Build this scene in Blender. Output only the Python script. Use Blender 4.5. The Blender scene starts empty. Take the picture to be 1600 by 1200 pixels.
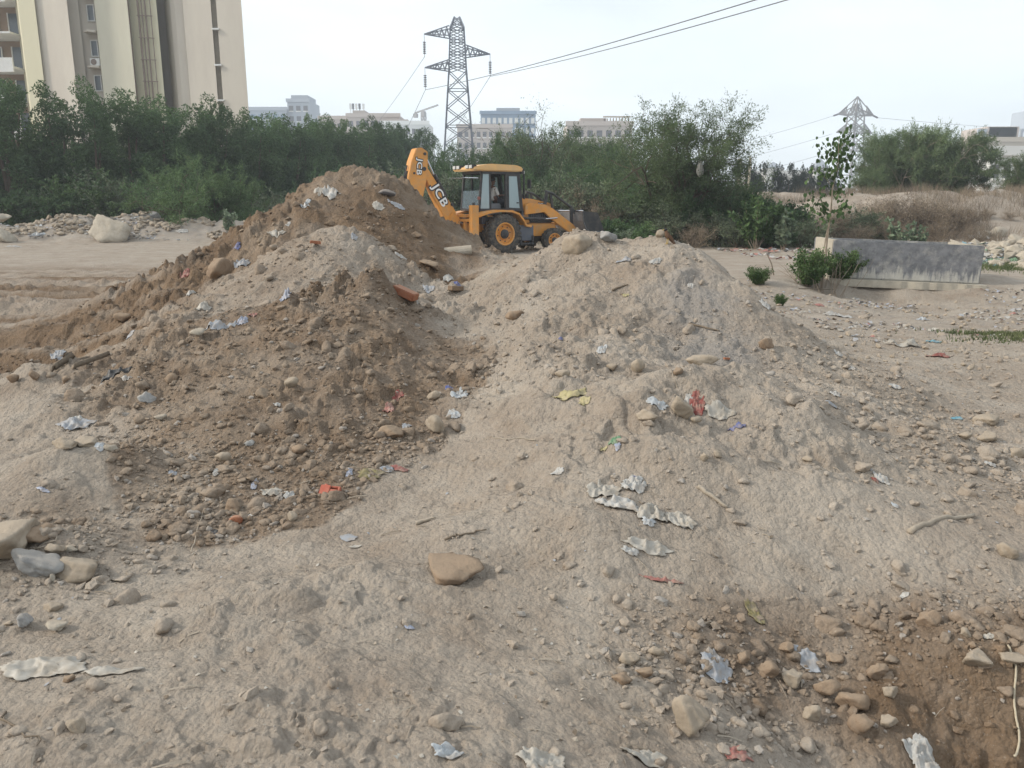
import bpy, bmesh, math, random
import numpy as np
from mathutils import Vector, Matrix, Euler
# ------------------------------------------------------------ camera, world, sun, exposure
SC = bpy.context.scene
COL = SC.collection
F = 1250.0; PITCH = math.radians(12.6); CAMZ = 1.6
cd = bpy.data.cameras.new('camera'); cam = bpy.data.objects.new('camera', cd); COL.objects.link(cam)
cd.sensor_width = 36.0; cd.lens = 36.0 * F / 1600.0; cd.clip_end = 6000; cd.clip_start = 0.05
cam.location = (0, 0, CAMZ); cam.rotation_euler = (math.pi / 2 - PITCH, 0, 0)
SC.camera = cam
SUN_EL = math.radians(32); SUN_AZ = math.radians(-98)      # azimuth measured from +Y, clockwise: the sun stands left and behind
w = bpy.data.worlds.new('World'); SC.world = w; w.use_nodes = True
nt = w.node_tree; nt.nodes.clear()
out = nt.nodes.new('ShaderNodeOutputWorld'); bg = nt.nodes.new('ShaderNodeBackground')
sky = nt.nodes.new('ShaderNodeTexSky'); sky.sky_type = 'NISHITA'; sky.sun_disc = False
sky.sun_elevation = SUN_EL; sky.sun_rotation = SUN_AZ; sky.air_density = 1.0; sky.dust_density = 4.0; sky.ozone_density = 1.0
geo = nt.nodes.new('ShaderNodeTexCoord')
mp = nt.nodes.new('ShaderNodeMapping'); mp.inputs['Scale'].default_value = (1, 1, 3.5)
nz = nt.nodes.new('ShaderNodeTexNoise'); nz.inputs['Scale'].default_value = 1.6; nz.inputs['Detail'].default_value = 5
rmp = nt.nodes.new('ShaderNodeValToRGB'); rmp.color_ramp.elements[0].position = .3; rmp.color_ramp.elements[1].position = .75
rmp.color_ramp.elements[0].color = (.42, .42, .42, 1); rmp.color_ramp.elements[1].color = (.88, .88, .88, 1)
mx = nt.nodes.new('ShaderNodeMixRGB'); mx.inputs[2].default_value = (11.5, 12.4, 12.9, 1)   # thin bright overcast veil over the blue
nt.links.new(geo.outputs['Generated'], mp.inputs['Vector']); nt.links.new(mp.outputs[0], nz.inputs['Vector'])
nt.links.new(nz.outputs[0], rmp.inputs[0]); nt.links.new(rmp.outputs[0], mx.inputs[0])
nt.links.new(sky.outputs[0], mx.inputs[1]); nt.links.new(mx.outputs[0], bg.inputs[0]); nt.links.new(bg.outputs[0], out.inputs[0])
bg.inputs[1].default_value = 0.095
sd = bpy.data.lights.new('sun', 'SUN'); sun = bpy.data.objects.new('sun', sd); COL.objects.link(sun)
sd.energy = 2.6; sd.angle = math.radians(7); sd.color = (1, .93, .82)
sdir = Vector((math.sin(SUN_AZ) * math.cos(SUN_EL), math.cos(SUN_AZ) * math.cos(SUN_EL), math.sin(SUN_EL)))
sun.rotation_euler = sdir.to_track_quat('Z', 'Y').to_euler(); sun.location = (0, 0, 60)
SC.view_settings.view_transform = 'Standard'; SC.view_settings.look = 'None'; SC.view_settings.gamma = 1
SC.view_settings.use_curve_mapping = False; SC.view_settings.exposure = 0.34
SC.render.engine = 'CYCLES'
try:
    SC.cycles.volume_bounces = 0; SC.cycles.max_bounces = 6; SC.cycles.transparent_max_bounces = 12
except Exception: pass

# ------------------------------------------------------------ helpers
def ray(px, py):
    a = (px - 800) / F; b = (600 - py) / F
    return np.array([a, math.cos(PITCH) + b * math.sin(PITCH), -math.sin(PITCH) + b * math.cos(PITCH)])
def at(px, py, d):
    r = ray(px, py); t = d / r[1]
    return (r[0] * t, d, CAMZ + r[2] * t)
def xat(px, d): return at(px, 320, d)[0]
def zat(py, d): return at(800, py, d)[2]
rngT = np.random.RandomState(7).rand(65536)
def vnoise(x, y, seed=0):
    xi = np.floor(x).astype(np.int64); yi = np.floor(y).astype(np.int64)
    fx = x - xi; fy = y - yi
    u = fx * fx * fx * (fx * (fx * 6 - 15) + 10); v = fy * fy * fy * (fy * (fy * 6 - 15) + 10)
    def h(a, b): return rngT[((a * 374761 + b * 668265 + seed * 7919 + (a * b) % 977) & 0xffff)]
    return (h(xi, yi) * (1 - u) + h(xi + 1, yi) * u) * (1 - v) + (h(xi, yi + 1) * (1 - u) + h(xi + 1, yi + 1) * u) * v
def fbm(x, y, sc, oct=4, seed=0, gain=.5):
    s = 0; a = 1; t = 0
    x = np.asarray(x, float) / sc; y = np.asarray(y, float) / sc
    for i in range(oct):
        c, q = math.cos(.7 * i + .3), math.sin(.7 * i + .3)
        s = s + a * (vnoise(x * c - y * q + 31.7 * i, x * q + y * c + 17.3 * i, seed + i) * 2 - 1); t += a; a *= gain; x = x * 2.03; y = y * 2.03
    return s / t
def ridged(x, y, sc, oct=3, seed=0):
    s = 0; a = 1; t = 0
    x = np.asarray(x, float) / sc; y = np.asarray(y, float) / sc
    for i in range(oct):
        c, q = math.cos(1.1 * i + .5), math.sin(1.1 * i + .5)
        n = vnoise(x * c - y * q + 11.7 * i, x * q + y * c + 7.3 * i, seed + i) * 2 - 1
        s = s + a * (1 - np.abs(n) * 2); t += a; a *= .5; x = x * 2.1; y = y * 2.1
    return s / t
def worley(x, y, sc, seed=0):
    """distance to the nearest jittered cell centre and that cell's own random number"""
    x = np.asarray(x, float) / sc; y = np.asarray(y, float) / sc; xi = np.floor(x).astype(np.int64); yi = np.floor(y).astype(np.int64)
    best = np.full(x.shape, 9.); cid = np.zeros(x.shape)
    for i in (-1, 0, 1):
        for j in (-1, 0, 1):
            a, b = xi + i, yi + j; k = (a * 374761 + b * 668265 + seed * 7919 + (a * b) % 977) & 0xffff
            jx = rngT[k]; jy = rngT[(k * 31 + 17) & 0xffff]; st = .7 + .6 * rngT[(k * 7 + 5) & 0xffff]
            d = np.hypot((a + jx - x) * st, (b + jy - y) / st); m_ = d < best; best = np.where(m_, d, best); cid = np.where(m_, rngT[(k * 13 + 3) & 0xffff], cid)
    return best, cid
def sst(a, b, x):
    t = np.clip((x - a) / (b - a), 0, 1); return t * t * (3 - 2 * t)
def tag(o, label=None, cat=None, group=None, kind=None):
    if label: o['label'] = label
    if cat: o['category'] = cat
    if group: o['group'] = group
    if kind: o['kind'] = kind
    return o
def empty(name, loc, rz=0, label=None, cat=None, group=None):
    o = bpy.data.objects.new(name, None); COL.objects.link(o); o.location = loc; o.rotation_euler = (0, 0, rz)
    o.empty_display_size = .1
    return tag(o, label, cat, group)
def link(name, me, parent=None, loc=(0, 0, 0)):
    o = bpy.data.objects.new(name, me); COL.objects.link(o)
    if parent is not None: o.parent = parent
    o.location = loc
    return o
def mesh(name, v, f, mat, smooth=False):
    me = bpy.data.meshes.new(name)
    me.from_pydata([tuple(p) for p in v], [], [tuple(q) for q in f]); me.update()
    if mat:
        for m in (mat if isinstance(mat, (list, tuple)) else [mat]): me.materials.append(m)
    if smooth: me.polygons.foreach_set('use_smooth', [True] * len(me.polygons))
    return me
def fast_mesh(name, V, Fc, mat, smooth=False):
    V = np.ascontiguousarray(V, dtype=np.float32); Fc = np.ascontiguousarray(Fc, dtype=np.int32)
    k = Fc.shape[1]; n = len(Fc)
    me = bpy.data.meshes.new(name)
    me.vertices.add(len(V)); me.vertices.foreach_set('co', V.ravel())
    me.loops.add(n * k); me.loops.foreach_set('vertex_index', Fc.ravel())
    me.polygons.add(n); me.polygons.foreach_set('loop_start', np.arange(0, n * k, k, dtype=np.int32))
    try: me.polygons.foreach_set('loop_total', np.full(n, k, dtype=np.int32))
    except Exception: pass
    me.polygons.foreach_set('use_smooth', np.full(n, smooth))
    me.update(calc_edges=True)
    if mat: me.materials.append(mat)
    return me
class MB:
    def __init__(s): s.v = []; s.f = []
    def add(s, v, f):
        n = len(s.v); s.v += [tuple(p) for p in v]; s.f += [tuple(i + n for i in q) for q in f]; return s
    def box(s, x0, x1, y0, y1, z0, z1):
        return s.add([(x0, y0, z0), (x1, y0, z0), (x1, y1, z0), (x0, y1, z0), (x0, y0, z1), (x1, y0, z1), (x1, y1, z1), (x0, y1, z1)],
                     [(0, 3, 2, 1), (4, 5, 6, 7), (0, 1, 5, 4), (1, 2, 6, 5), (2, 3, 7, 6), (3, 0, 4, 7)])
    def beam(s, a, b, w, h=None, up=(0, 0, 1)):
        h = h or w; a = Vector(a); b = Vector(b); d = (b - a).normalized(); up = Vector(up)
        if abs(d.dot(up)) > .98: up = Vector((1, 0, 0))
        r = d.cross(up).normalized() * w / 2; u = r.cross(d).normalized() * h / 2
        return s.add([a - r - u, a + r - u, a + r + u, a - r + u, b - r - u, b + r - u, b + r + u, b - r + u],
                     [(0, 3, 2, 1), (4, 5, 6, 7), (0, 1, 5, 4), (1, 2, 6, 5), (2, 3, 7, 6), (3, 0, 4, 7)])
    def tube(s, pts, r, n=8, caps=True):
        pts = [Vector(p) for p in pts]; m = len(pts); rs = r if isinstance(r, (list, tuple)) else [r] * m
        vs = []; fs = []; prev = None
        for i, p in enumerate(pts):
            d = (pts[min(i + 1, m - 1)] - pts[max(i - 1, 0)]).normalized()
            if prev is None:
                a = Vector((0, 0, 1)) if abs(d.z) < .9 else Vector((1, 0, 0)); prev = d.cross(a).normalized()
            u = (prev - d * prev.dot(d)).normalized(); prev = u; q = d.cross(u)
            for k in range(n):
                t = 2 * math.pi * k / n; vs.append(p + (u * math.cos(t) + q * math.sin(t)) * rs[i])
        for i in range(m - 1):
            for k in range(n):
                k2 = (k + 1) % n; fs.append((i * n + k, i * n + k2, (i + 1) * n + k2, (i + 1) * n + k))
        if caps: fs.append(tuple(range(n))[::-1]); fs.append(tuple((m - 1) * n + k for k in range(n)))
        return s.add(vs, fs)
    def prism(s, poly, a, b, axis='y'):
        n = len(poly)
        g = (lambda p, t: (p[0], t, p[1])) if axis == 'y' else (lambda p, t: (p[0], p[1], t)) if axis == 'z' else (lambda p, t: (t, p[0], p[1]))
        return s.add([g(p, a) for p in poly] + [g(p, b) for p in poly],
                     [tuple(range(n)), tuple(range(2 * n - 1, n - 1, -1))] + [(i, i + n, (i + 1) % n + n, (i + 1) % n) for i in range(n)])
    def lathe(s, prof, n=24, axis='y', c=(0, 0, 0)):
        m = len(prof); vs = []
        for (r, h) in prof:
            for k in range(n):
                t = 2 * math.pi * k / n; a, b = r * math.cos(t), r * math.sin(t)
                vs.append((c[0] + a, c[1] + h, c[2] + b) if axis == 'y' else (c[0] + a, c[1] + b, c[2] + h))
        fs = [(i * n + k, i * n + (k + 1) % n, (i + 1) * n + (k + 1) % n, (i + 1) * n + k) for i in range(m - 1) for k in range(n)]
        return s.add(vs, fs)
    def obj(s, name, mat, parent=None, smooth=False, bevel=0, loc=(0, 0, 0)):
        me = mesh(name, s.v, s.f, mat, smooth)
        bm = bmesh.new(); bm.from_mesh(me); bmesh.ops.recalc_face_normals(bm, faces=bm.faces)
        if bevel: bmesh.ops.bevel(bm, geom=bm.edges[:], offset=bevel, segments=2, affect='EDGES', clamp_overlap=True)
        bm.to_mesh(me); bm.free()
        return link(name, me, parent, loc)

# ------------------------------------------------------------ materials
def newmat(name):
    m = bpy.data.materials.new(name); m.use_nodes = True; t = m.node_tree; t.nodes.clear()
    o = t.nodes.new('ShaderNodeOutputMaterial'); b = t.nodes.new('ShaderNodeBsdfPrincipled'); t.links.new(b.outputs[0], o.inputs[0])
    return m, t, b
def nod(t, typ, **k):
    n = t.nodes.new(typ)
    for a, v in k.items():
        if a in n.inputs.keys() if hasattr(n.inputs, 'keys') else False: n.inputs[a].default_value = v
        else: setattr(n, a, v)
    return n
def paint(name, col, rough=.6, metal=0, var=.15, scale=3.0, bump=.0, bscale=30, spec=.4, dirt=None, dirtamt=.5, obj=True, trans=0, stretch=None):
    m, t, b = newmat(name)
    tc = t.nodes.new('ShaderNodeTexCoord'); src = tc.outputs['Object']
    if stretch:
        mp = t.nodes.new('ShaderNodeMapping'); mp.inputs['Scale'].default_value = stretch; t.links.new(src, mp.inputs[0]); src = mp.outputs[0]
    n = t.nodes.new('ShaderNodeTexNoise'); n.inputs['Scale'].default_value = scale; n.inputs['Detail'].default_value = 7; n.inputs['Roughness'].default_value = .65
    t.links.new(src, n.inputs['Vector'])
    r = t.nodes.new('ShaderNodeMapRange'); r.inputs[1].default_value = .25; r.inputs[2].default_value = .75
    r.inputs[3].default_value = 1 - var; r.inputs[4].default_value = 1 + var
    t.links.new(n.outputs[0], r.inputs[0])
    mul = t.nodes.new('ShaderNodeVectorMath'); mul.operation = 'SCALE'; mul.inputs[0].default_value = col[:3]
    t.links.new(r.outputs[0], mul.inputs['Scale']); last = mul.outputs[0]
    if dirt:
        n2 = t.nodes.new('ShaderNodeTexNoise'); n2.inputs['Scale'].default_value = scale * 2.3; n2.inputs['Detail'].default_value = 9; n2.inputs['Roughness'].default_value = .7
        t.links.new(src, n2.inputs['Vector'])
        r2 = t.nodes.new('ShaderNodeMapRange'); r2.inputs[1].default_value = .42; r2.inputs[2].default_value = .68; r2.inputs[4].default_value = dirtamt
        t.links.new(n2.outputs[0], r2.inputs[0])
        mx = t.nodes.new('ShaderNodeMixRGB'); mx.inputs[2].default_value = (*dirt, 1); t.links.new(r2.outputs[0], mx.inputs[0]); t.links.new(last, mx.inputs[1]); last = mx.outputs[0]
    t.links.new(last, b.inputs['Base Color'])
    b.inputs['Roughness'].default_value = rough; b.inputs['Metallic'].default_value = metal
    b.inputs['Specular IOR Level'].default_value = spec
    if bump:
        n3 = t.nodes.new('ShaderNodeTexNoise'); n3.inputs['Scale'].default_value = bscale; n3.inputs['Detail'].default_value = 6; t.links.new(src, n3.inputs['Vector'])
        bp = t.nodes.new('ShaderNodeBump'); bp.inputs['Strength'].default_value = bump; bp.inputs['Distance'].default_value = .02
        t.links.new(n3.outputs[0], bp.inputs['Height']); t.links.new(bp.outputs[0], b.inputs['Normal'])
    if trans:
        tr = t.nodes.new('ShaderNodeBsdfTranslucent'); ms = t.nodes.new('ShaderNodeMixShader'); ms.inputs[0].default_value = trans
        t.links.new(last, tr.inputs[0]); t.links.new(b.outputs[0], ms.inputs[1]); t.links.new(tr.outputs[0], ms.inputs[2])
        t.links.new(ms.outputs[0], [x for x in t.nodes if x.type == 'OUTPUT_MATERIAL'][0].inputs[0])
    return m
def foliage(name, c0, c1, c2=None, trans=.3, nscale=.35, rough=.75):
    m, t, b = newmat(name)
    tc = t.nodes.new('ShaderNodeTexCoord'); g = t.nodes.new('ShaderNodeNewGeometry')
    n = t.nodes.new('ShaderNodeTexNoise'); n.inputs['Scale'].default_value = nscale; n.inputs['Detail'].default_value = 3
    t.links.new(tc.outputs['Object'], n.inputs['Vector'])
    r = t.nodes.new('ShaderNodeMapRange'); r.inputs[1].default_value = .35; r.inputs[2].default_value = .65
    t.links.new(n.outputs[0], r.inputs[0])
    mx = t.nodes.new('ShaderNodeMixRGB'); mx.inputs[1].default_value = (*c0, 1); mx.inputs[2].default_value = (*c1, 1); t.links.new(r.outputs[0], mx.inputs[0])
    r2 = t.nodes.new('ShaderNodeMapRange'); r2.inputs[3].default_value = .6; r2.inputs[4].default_value = 1.4; t.links.new(g.outputs['Random Per Island'], r2.inputs[0])
    mul = t.nodes.new('ShaderNodeVectorMath'); mul.operation = 'SCALE'; t.links.new(mx.outputs[0], mul.inputs[0]); t.links.new(r2.outputs[0], mul.inputs['Scale'])
    oi = t.nodes.new('ShaderNodeObjectInfo'); r3 = t.nodes.new('ShaderNodeMapRange'); r3.inputs[3].default_value = .8; r3.inputs[4].default_value = 1.2; t.links.new(oi.outputs['Random'], r3.inputs[0])
    mul2 = t.nodes.new('ShaderNodeVectorMath'); mul2.operation = 'SCALE'; t.links.new(mul.outputs[0], mul2.inputs[0]); t.links.new(r3.outputs[0], mul2.inputs['Scale'])
    t.links.new(mul2.outputs[0], b.inputs['Base Color']); b.inputs['Roughness'].default_value = rough; b.inputs['Specular IOR Level'].default_value = .25
    tr = t.nodes.new('ShaderNodeBsdfTranslucent'); ms = t.nodes.new('ShaderNodeMixShader'); ms.inputs[0].default_value = trans
    t.links.new(mul2.outputs[0], tr.inputs[0]); t.links.new(b.outputs[0], ms.inputs[1]); t.links.new(tr.outputs[0], ms.inputs[2])
    t.links.new(ms.outputs[0], [x for x in t.nodes if x.type == 'OUTPUT_MATERIAL'][0].inputs[0])
    return m
# ------------------------------------------------------------ terrain: one sheet, heaps cut out of it as things of their own
CP = []
def P(px, py, d): CP.append(at(px, py, d))
def Wp(x, y, z): CP.append((x, y, z))
for q in [ # brown heap at the back left
    (560,267,11.8),(505,290,11.5),(530,284,11.6),(610,282,11.8),(640,294,11.9),(400,346,11.0),(460,314,11.2),(680,330,12),(716,370,12.2),
    (365,375,10.6),(330,402,10.3),(260,450,9.8),(200,503,9.2),(130,560,8.4),(60,598,7.9),(560,330,10.7),(640,360,10.8),(680,420,10.2),(690,470,9.5),(480,345,10.4),
    # grey heap in front of it
    (520,355,9.3),(440,385,9.0),(585,372,9.3),(640,412,9.2),(400,420,8.7),(350,465,8.3),(280,520,7.7),(520,420,8.3),(480,460,7.7),(640,460,8.6),
    # clod heap
    (590,435,7.2),(544,446,7.1),(440,482,6.9),(360,522,6.6),(250,562,6.4),(170,600,6.2),(100,640,5.9),(622,475,7.2),(688,528,6.9),(727,560,6.5),
    (600,520,6.35),(600,600,5.6),(600,700,4.8),(600,745,4.5),(400,700,4.75),(380,825,3.95),(300,800,4.05),(200,785,4.2),(450,600,5.6),(300,650,5.2),(500,800,4.1),
    (750,610,5.8),(700,690,5.0),(200,700,4.9),
    # right heap
    (700,398,10.8),(780,402,9.6),(850,392,8.9),(910,368,8.5),(960,380,8.4),(1040,379,8.1),(1100,405,7.7),(1160,455,7.2),(1220,512,6.7),(1300,582,6.1),(1345,617,5.75),
    (960,440,7.4),(1080,440,7.2),(900,470,6.9),(1080,500,6.6),(1080,560,5.9),(800,450,7.7),(700,480,8.3),(720,520,7.1),(800,560,6.0),(960,590,5.5),(960,540,6.05),(1100,585,5.6),(1180,590,5.7),
    (870,430,7.8),(1000,480,6.85),
    # lower bench in front of it
    (1060,604,5.3),(1120,622,5.0),(1200,645,4.9),(1280,655,4.95),(900,630,5.0),(830,640,5.0),(900,700,4.35),(1050,700,4.4),(1150,720,4.3),(1000,760,3.95),(1300,760,4.0),(1280,690,4.65),(850,800,3.8),
    (1420,700,4.75),(1490,790,4.05),(700,800,4.05),
    # foreground and pit at lower right
    (800,1000,2.9),(600,900,3.4),(200,1000,2.82),(50,850,3.65),(60,765,4.35),(150,770,4.3),(20,1100,2.35),(500,1150,2.2),(900,1150,2.3),(1500,930,3.25),(1400,930,3.3),(1590,930,3.2),
    (1500,1040,2.85),(1590,1040,2.85),(1500,1200,2.62),(1590,1200,2.62),(1420,1150,2.6),(1250,1000,3.1),(1250,1100,2.78),(1100,1000,3.0),(1050,1160,2.4),(1350,1050,2.95),(1200,900,3.4)]: P(*q)
for q in [(-2.6,14,1.1),(-2.6,16.5,0),(-4.5,12.5,.55),(-5,14.5,0),(-6,11,0.05),(-1,14.2,.55),(-1,16.5,0),(1,11.3,.55),(1,14,0),(2.2,10.5,.4),(3,14,0),(-7,16,0),
    (-2.35,10.15,1.12),(-3.1,9.8,.9),(-1.5,10.1,1.0),(-1.45,7.75,.82),(-2.2,7.6,.72),(3.6,9.0,.05),(2.9,8.0,.1),(4.2,8.6,0),(4.2,11,0),(-6.5,9,0),(-9,8,0),(-9,12,0),(-9,18,0),(-5,18,0),(0,18,0),(4,18,0),
    (-5,6.6,0),(-6,7.5,0),(-7,6,0),(-4,5,-.02),(-5,4,-.02),(-6,2.5,0),(4.3,6.5,.0),(5.5,7.5,0),(6,5.5,0),(4,4.6,-.02),(5,3.5,-.02),(6,2.5,-.1),(3.2,5.5,0),
    (6.8,16.8,.0),(8.2,16.8,.0),(9.6,16.75,.0),(6.7,16.35,-.33),(7.6,16.35,-.36),(8.6,16.3,-.28),(9.5,16.25,-.12),(6.8,18.5,.02),(11,16.8,0),(14,16,0),(6.8,15.7,-.28),(8,15.6,-.35),(10,15.4,-.25),(6.5,14,-.3),(9,13.4,-.02),(7,11.5,-.12),(5.2,14.5,-.1),(10.5,11,0),(12,14,0),(5.4,16.3,.1),
    (0,.9,-.05),(-1.6,.9,-.03),(1.3,2.15,-.6),(1.9,2.1,-.6),(1.5,1.5,-.7),(2.8,2.2,-.55),(3,3.2,-.15),(.5,1.6,-.15),(0,-2,0),(-5,-2,0),(5,-2,0),(-2,2.3,-.04),(3,.5,-.4),
    (-12,5,0),(-15,15,0),(14,8,0),(12,3,0),(16,18,0),(18,12,0)]: Wp(*q)
CPa = np.array(CP); RC = .16
def _phi(r2): return np.sqrt(r2 + RC * RC)
_A = _phi(((CPa[:, None, :2] - CPa[None, :, :2]) ** 2).sum(2)); n_ = len(CPa)
_M = np.zeros((n_ + 1, n_ + 1)); _M[:n_, :n_] = _A - np.eye(n_) * .012; _M[n_, :n_] = 1; _M[:n_, n_] = 1
_W = np.linalg.solve(_M, np.append(CPa[:, 2], 0))
def base_h(x, y):
    x = np.atleast_1d(np.asarray(x, float)); y = np.atleast_1d(np.asarray(y, float))
    o = np.full(x.shape, _W[-1])
    near = (y < 26) & (np.abs(x) < 22) & (y > -4)
    xs, ys = x[near], y[near]; r = np.full(xs.shape, _W[-1])
    for i in range(n_): r += _W[i] * _phi((xs - CPa[i, 0]) ** 2 + (ys - CPa[i, 1]) ** 2)
    wgt = (1 - sst(18, 22, ys)) * (1 - sst(15, 20, np.abs(xs))) * sst(-3.5, -1.5, ys)
    o[:] = 0; o[near] = r * wgt
    return o
SEED = {'A': [(-2.5,11.8),(-3.9,10.9),(-1.2,11.2),(-4.6,9.9),(-.9,10.2),(-5.4,8.9)], 'B': [(-2.2,9.2),(-2.9,8.8),(-1.6,8.9),(-2.6,8.0),(-3.4,8.2)],
        'C': [(-1.3,6.95),(-1.9,6),(-1,5.5),(-2.6,6.3),(-2.1,5),(-3.3,6.1),(-.5,6.3),(-1.2,4.6)],
        'D': [(.9,9.3),(1.9,8.8),(1,8),(0,8.7),(2.6,7.6),(3.0,7.0),(-.2,7.4),(.5,6.6),(1.9,6.9),(2.2,6.1),(1.3,6.2),(.3,6.0),(-.3,10.1),(-.6,8.2)], 'G': [(0.3,4.6),(1.7,4.9),(3.9,6.6),(-3.9,5.5),(-3,4.4)]}
def regions(x, y):
    jx = fbm(x, y, .7, 3, 40) * .45; jy = fbm(x, y, .7, 3, 50) * .45
    ks = list(SEED); D = []
    for k in ks:
        d = np.full(x.shape, 1e9)
        for (a, b) in SEED[k]: d = np.minimum(d, np.hypot(x + jx - a, y + jy - b))
        D.append(d)
    return ks, np.array(D)
_ft = np.array([((px - 800) / F * 1.6 / math.tan(PITCH + math.atan((py - 600) / F)) * 1.0, 1.6 / math.tan(PITCH + math.atan((py - 600) / F))) for px, py in
    ((60, 690), (140, 720), (180, 775), (250, 815), (320, 835), (400, 830), (470, 812), (560, 775), (640, 738), (720, 705), (765, 650))])
_ft[:, 0] /= np.array([ray(px, py)[1] for px, py in ((60, 690), (140, 720), (180, 775), (250, 815), (320, 835), (400, 830), (470, 812), (560, 775), (640, 738), (720, 705), (765, 650))])
def foot(x, y):
    """>0 on the clod heap's side of its foot line"""
    f = y + .22 * fbm(x, y, .45, 3, 45) + .07 * fbm(x, y, .12, 2, 46) - np.interp(x, _ft[:, 0], _ft[:, 1])
    return np.where((x > _ft[0, 0]) & (x < _ft[-1, 0]) & (y < 7), f, -.5 * (x > _ft[-1, 0]) - .5 * (x < _ft[0, 0]))
def far_h(x, y):
    n = fbm(x, y, 7, 4, 90)
    left = (1 - sst(-13, -9.5, x)) * np.exp(-((y - 37.5 - (x + 20) * .05) / 2.4) ** 2) * (.85 + .5 * n + .4 * fbm(x, y, 1.1, 3, 92))
    bund = sst(10.5, 14, x + n * 1.5) * sst(36.5, 45, y + n * 2) * (1 - .35 * sst(50, 60, y)) * (2.15 + .5 * n + .25 * fbm(x, y, 1.5, 3, 93))
    rub = sst(13.2, 15, x) * np.exp(-((y - 24) / 4) ** 2) * (.35 + .3 * fbm(x, y, 2, 3, 95))
    mid = sst(-9.5, -5, x) * (1 - sst(9, 12, x)) * sst(33, 37, y) * (1 - sst(60, 90, y)) * (.5 + .5 * fbm(x, y, 3, 3, 96))
    return left + bund + rub + mid
def ruts(x, y):
    m = (1 - sst(-4.6, -3.2, x + .35 * (y - 9))) * sst(6.8, 8, y) * (1 - sst(17, 23, y))
    yy = y + .04 * (x + 8) + .35 * fbm(x, y, 6, 2, 61)
    r = (1 - np.abs(np.mod(yy * 1.1, 1) * 2 - 1)) ** 1.5 * .10 + np.sin(yy * 19) * .02
    return m, r
BUMPS = [(at(px, 640, d)[0], d, r_, h_) for px, d, r_, h_ in ((1170, 5.05, .75, .24), (1010, 4.75, .55, .17), (880, 5.1, .5, .14), (1270, 4.5, .55, .14), (1090, 4.1, .5, .10), (1330, 5.3, .45, .14), (40, 4.3, .75, .2), (150, 4.5, .45, .12), (720, 3.7, .45, .08), (560, 3.2, .5, .07),
    (930, 3.6, .4, .07), (330, 3.1, .5, .08), (40, 5.6, .7, .16), (60, 6.6, .8, .2), (1480, 4.9, .5, .10), (1400, 6.2, .5, .10), (60, 3.55, .4, .12))]
def H(x, y, detail=True):
    x = np.atleast_1d(np.asarray(x, float)); y = np.atleast_1d(np.asarray(y, float))
    b = base_h(x, y); z = b + far_h(x, y)
    rr = np.hypot(x, y)
    act = sst(.05, .5, np.abs(b))
    yard = sst(14, 20, y) * (1 - sst(26, 34, y))
    amp = (.55 + .75 * act) * (1 - .55 * yard) * (1 - sst(60, 120, rr))
    z = z + amp * (.085 * fbm(x, y, 1.6, 3, 1) + .055 * fbm(x, y, .6, 3, 5))
    if detail:
        z = z + amp * (.020 * ridged(x, y, .42, 3, 11) + .024 * np.maximum(0, fbm(x, y, .17, 3, 21)) + .010 * fbm(x, y, .05, 2, 31))
        s = vnoise(x / .34 + 1.3 * fbm(x, y, .5, 2, 71), y / .22 + fbm(x, y, .5, 2, 72), 70)
        z = z + amp * .016 * sst(.55, .68, s) * (rr < 30)
        # layered, undercut crusts that run slantwise across the trodden foreground
        u_ = x * .94 - y * .34; v2 = x * .34 + y * .94; an = vnoise(u_ / .55 + fbm(x, y, .6, 2, 35), v2 / .13 + 1.6 * fbm(x, y, .7, 3, 36), 37)
        z = z + (.55 + .6 * fbm(x, y, 1.3, 2, 38)).clip(0, 1) * amp * (.032 * sst(.5, .58, an) + .02 * (1 - np.abs(fbm(u_, v2 * 3.2, .5, 3, 39)) * 2.5).clip(0, 1) ** 2) * (rr < 9) * (1 - sst(.3, .7, b))
        # broken soil: clods of three sizes pressed into the surface, in patches
        wx = x + .03 * fbm(x, y, .09, 2, 33); wy = y + .03 * fbm(x, y, .09, 2, 34); cr = amp * np.clip(.35 + 1.5 * fbm(x, y, .9, 3, 55), .12, 1.3) * (rr < 26) * (1 - .7 * yard)
        kr, dr_ = regions(x, y); wr = np.exp(-dr_ * 5); wr /= wr.sum(0); cr = cr * sum(wr[i] * {'A': 1.0, 'B': .8, 'C': 1.1, 'D': .42, 'G': .6}[k_] for i, k_ in enumerate(kr))
        for sc, k in ((.17, .42), (.075, .40), (.034, .34)):
            d, c = worley(wx, wy, sc, int(sc * 1000)); z = z + cr * sc * k * np.maximum(0, 1 - (d / (.32 + .3 * c)) ** 2) ** .6 * (c > .45)
    for (bx, by, br, bh) in BUMPS:
        d_ = np.hypot(x - bx, (y - by) * 1.25) / br + .22 * fbm(x, y, .5, 2, 88); z = z + bh * np.clip(1 - d_, 0, 1) ** 1.15
    m, r = ruts(x, y); z = z + m * (r + .02 * fbm(x, y, .3, 3, 63))
    return z
def h1(x, y): return float(H([x], [y])[0])
def hit(px, py, dmin=1.2, dmax=70):
    """first point where the ray through a pixel meets the ground"""
    r = ray(px, py); d = np.geomspace(dmin, dmax, 900); X = r[0] / r[1] * d; Z = CAMZ + r[2] / r[1] * d
    h = H(X, d); k = np.argmax(Z < h)
    if k == 0: k = len(d) - 1
    return (float(X[k]), float(d[k]), float(h[k]))
def normal_at(x, y, e=.06):
    h = H([x - e, x + e, x, x], [y, y, y - e, y + e]); return Vector((-(h[1] - h[0]) / (2 * e), -(h[3] - h[2]) / (2 * e), 1)).normalized()

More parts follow.
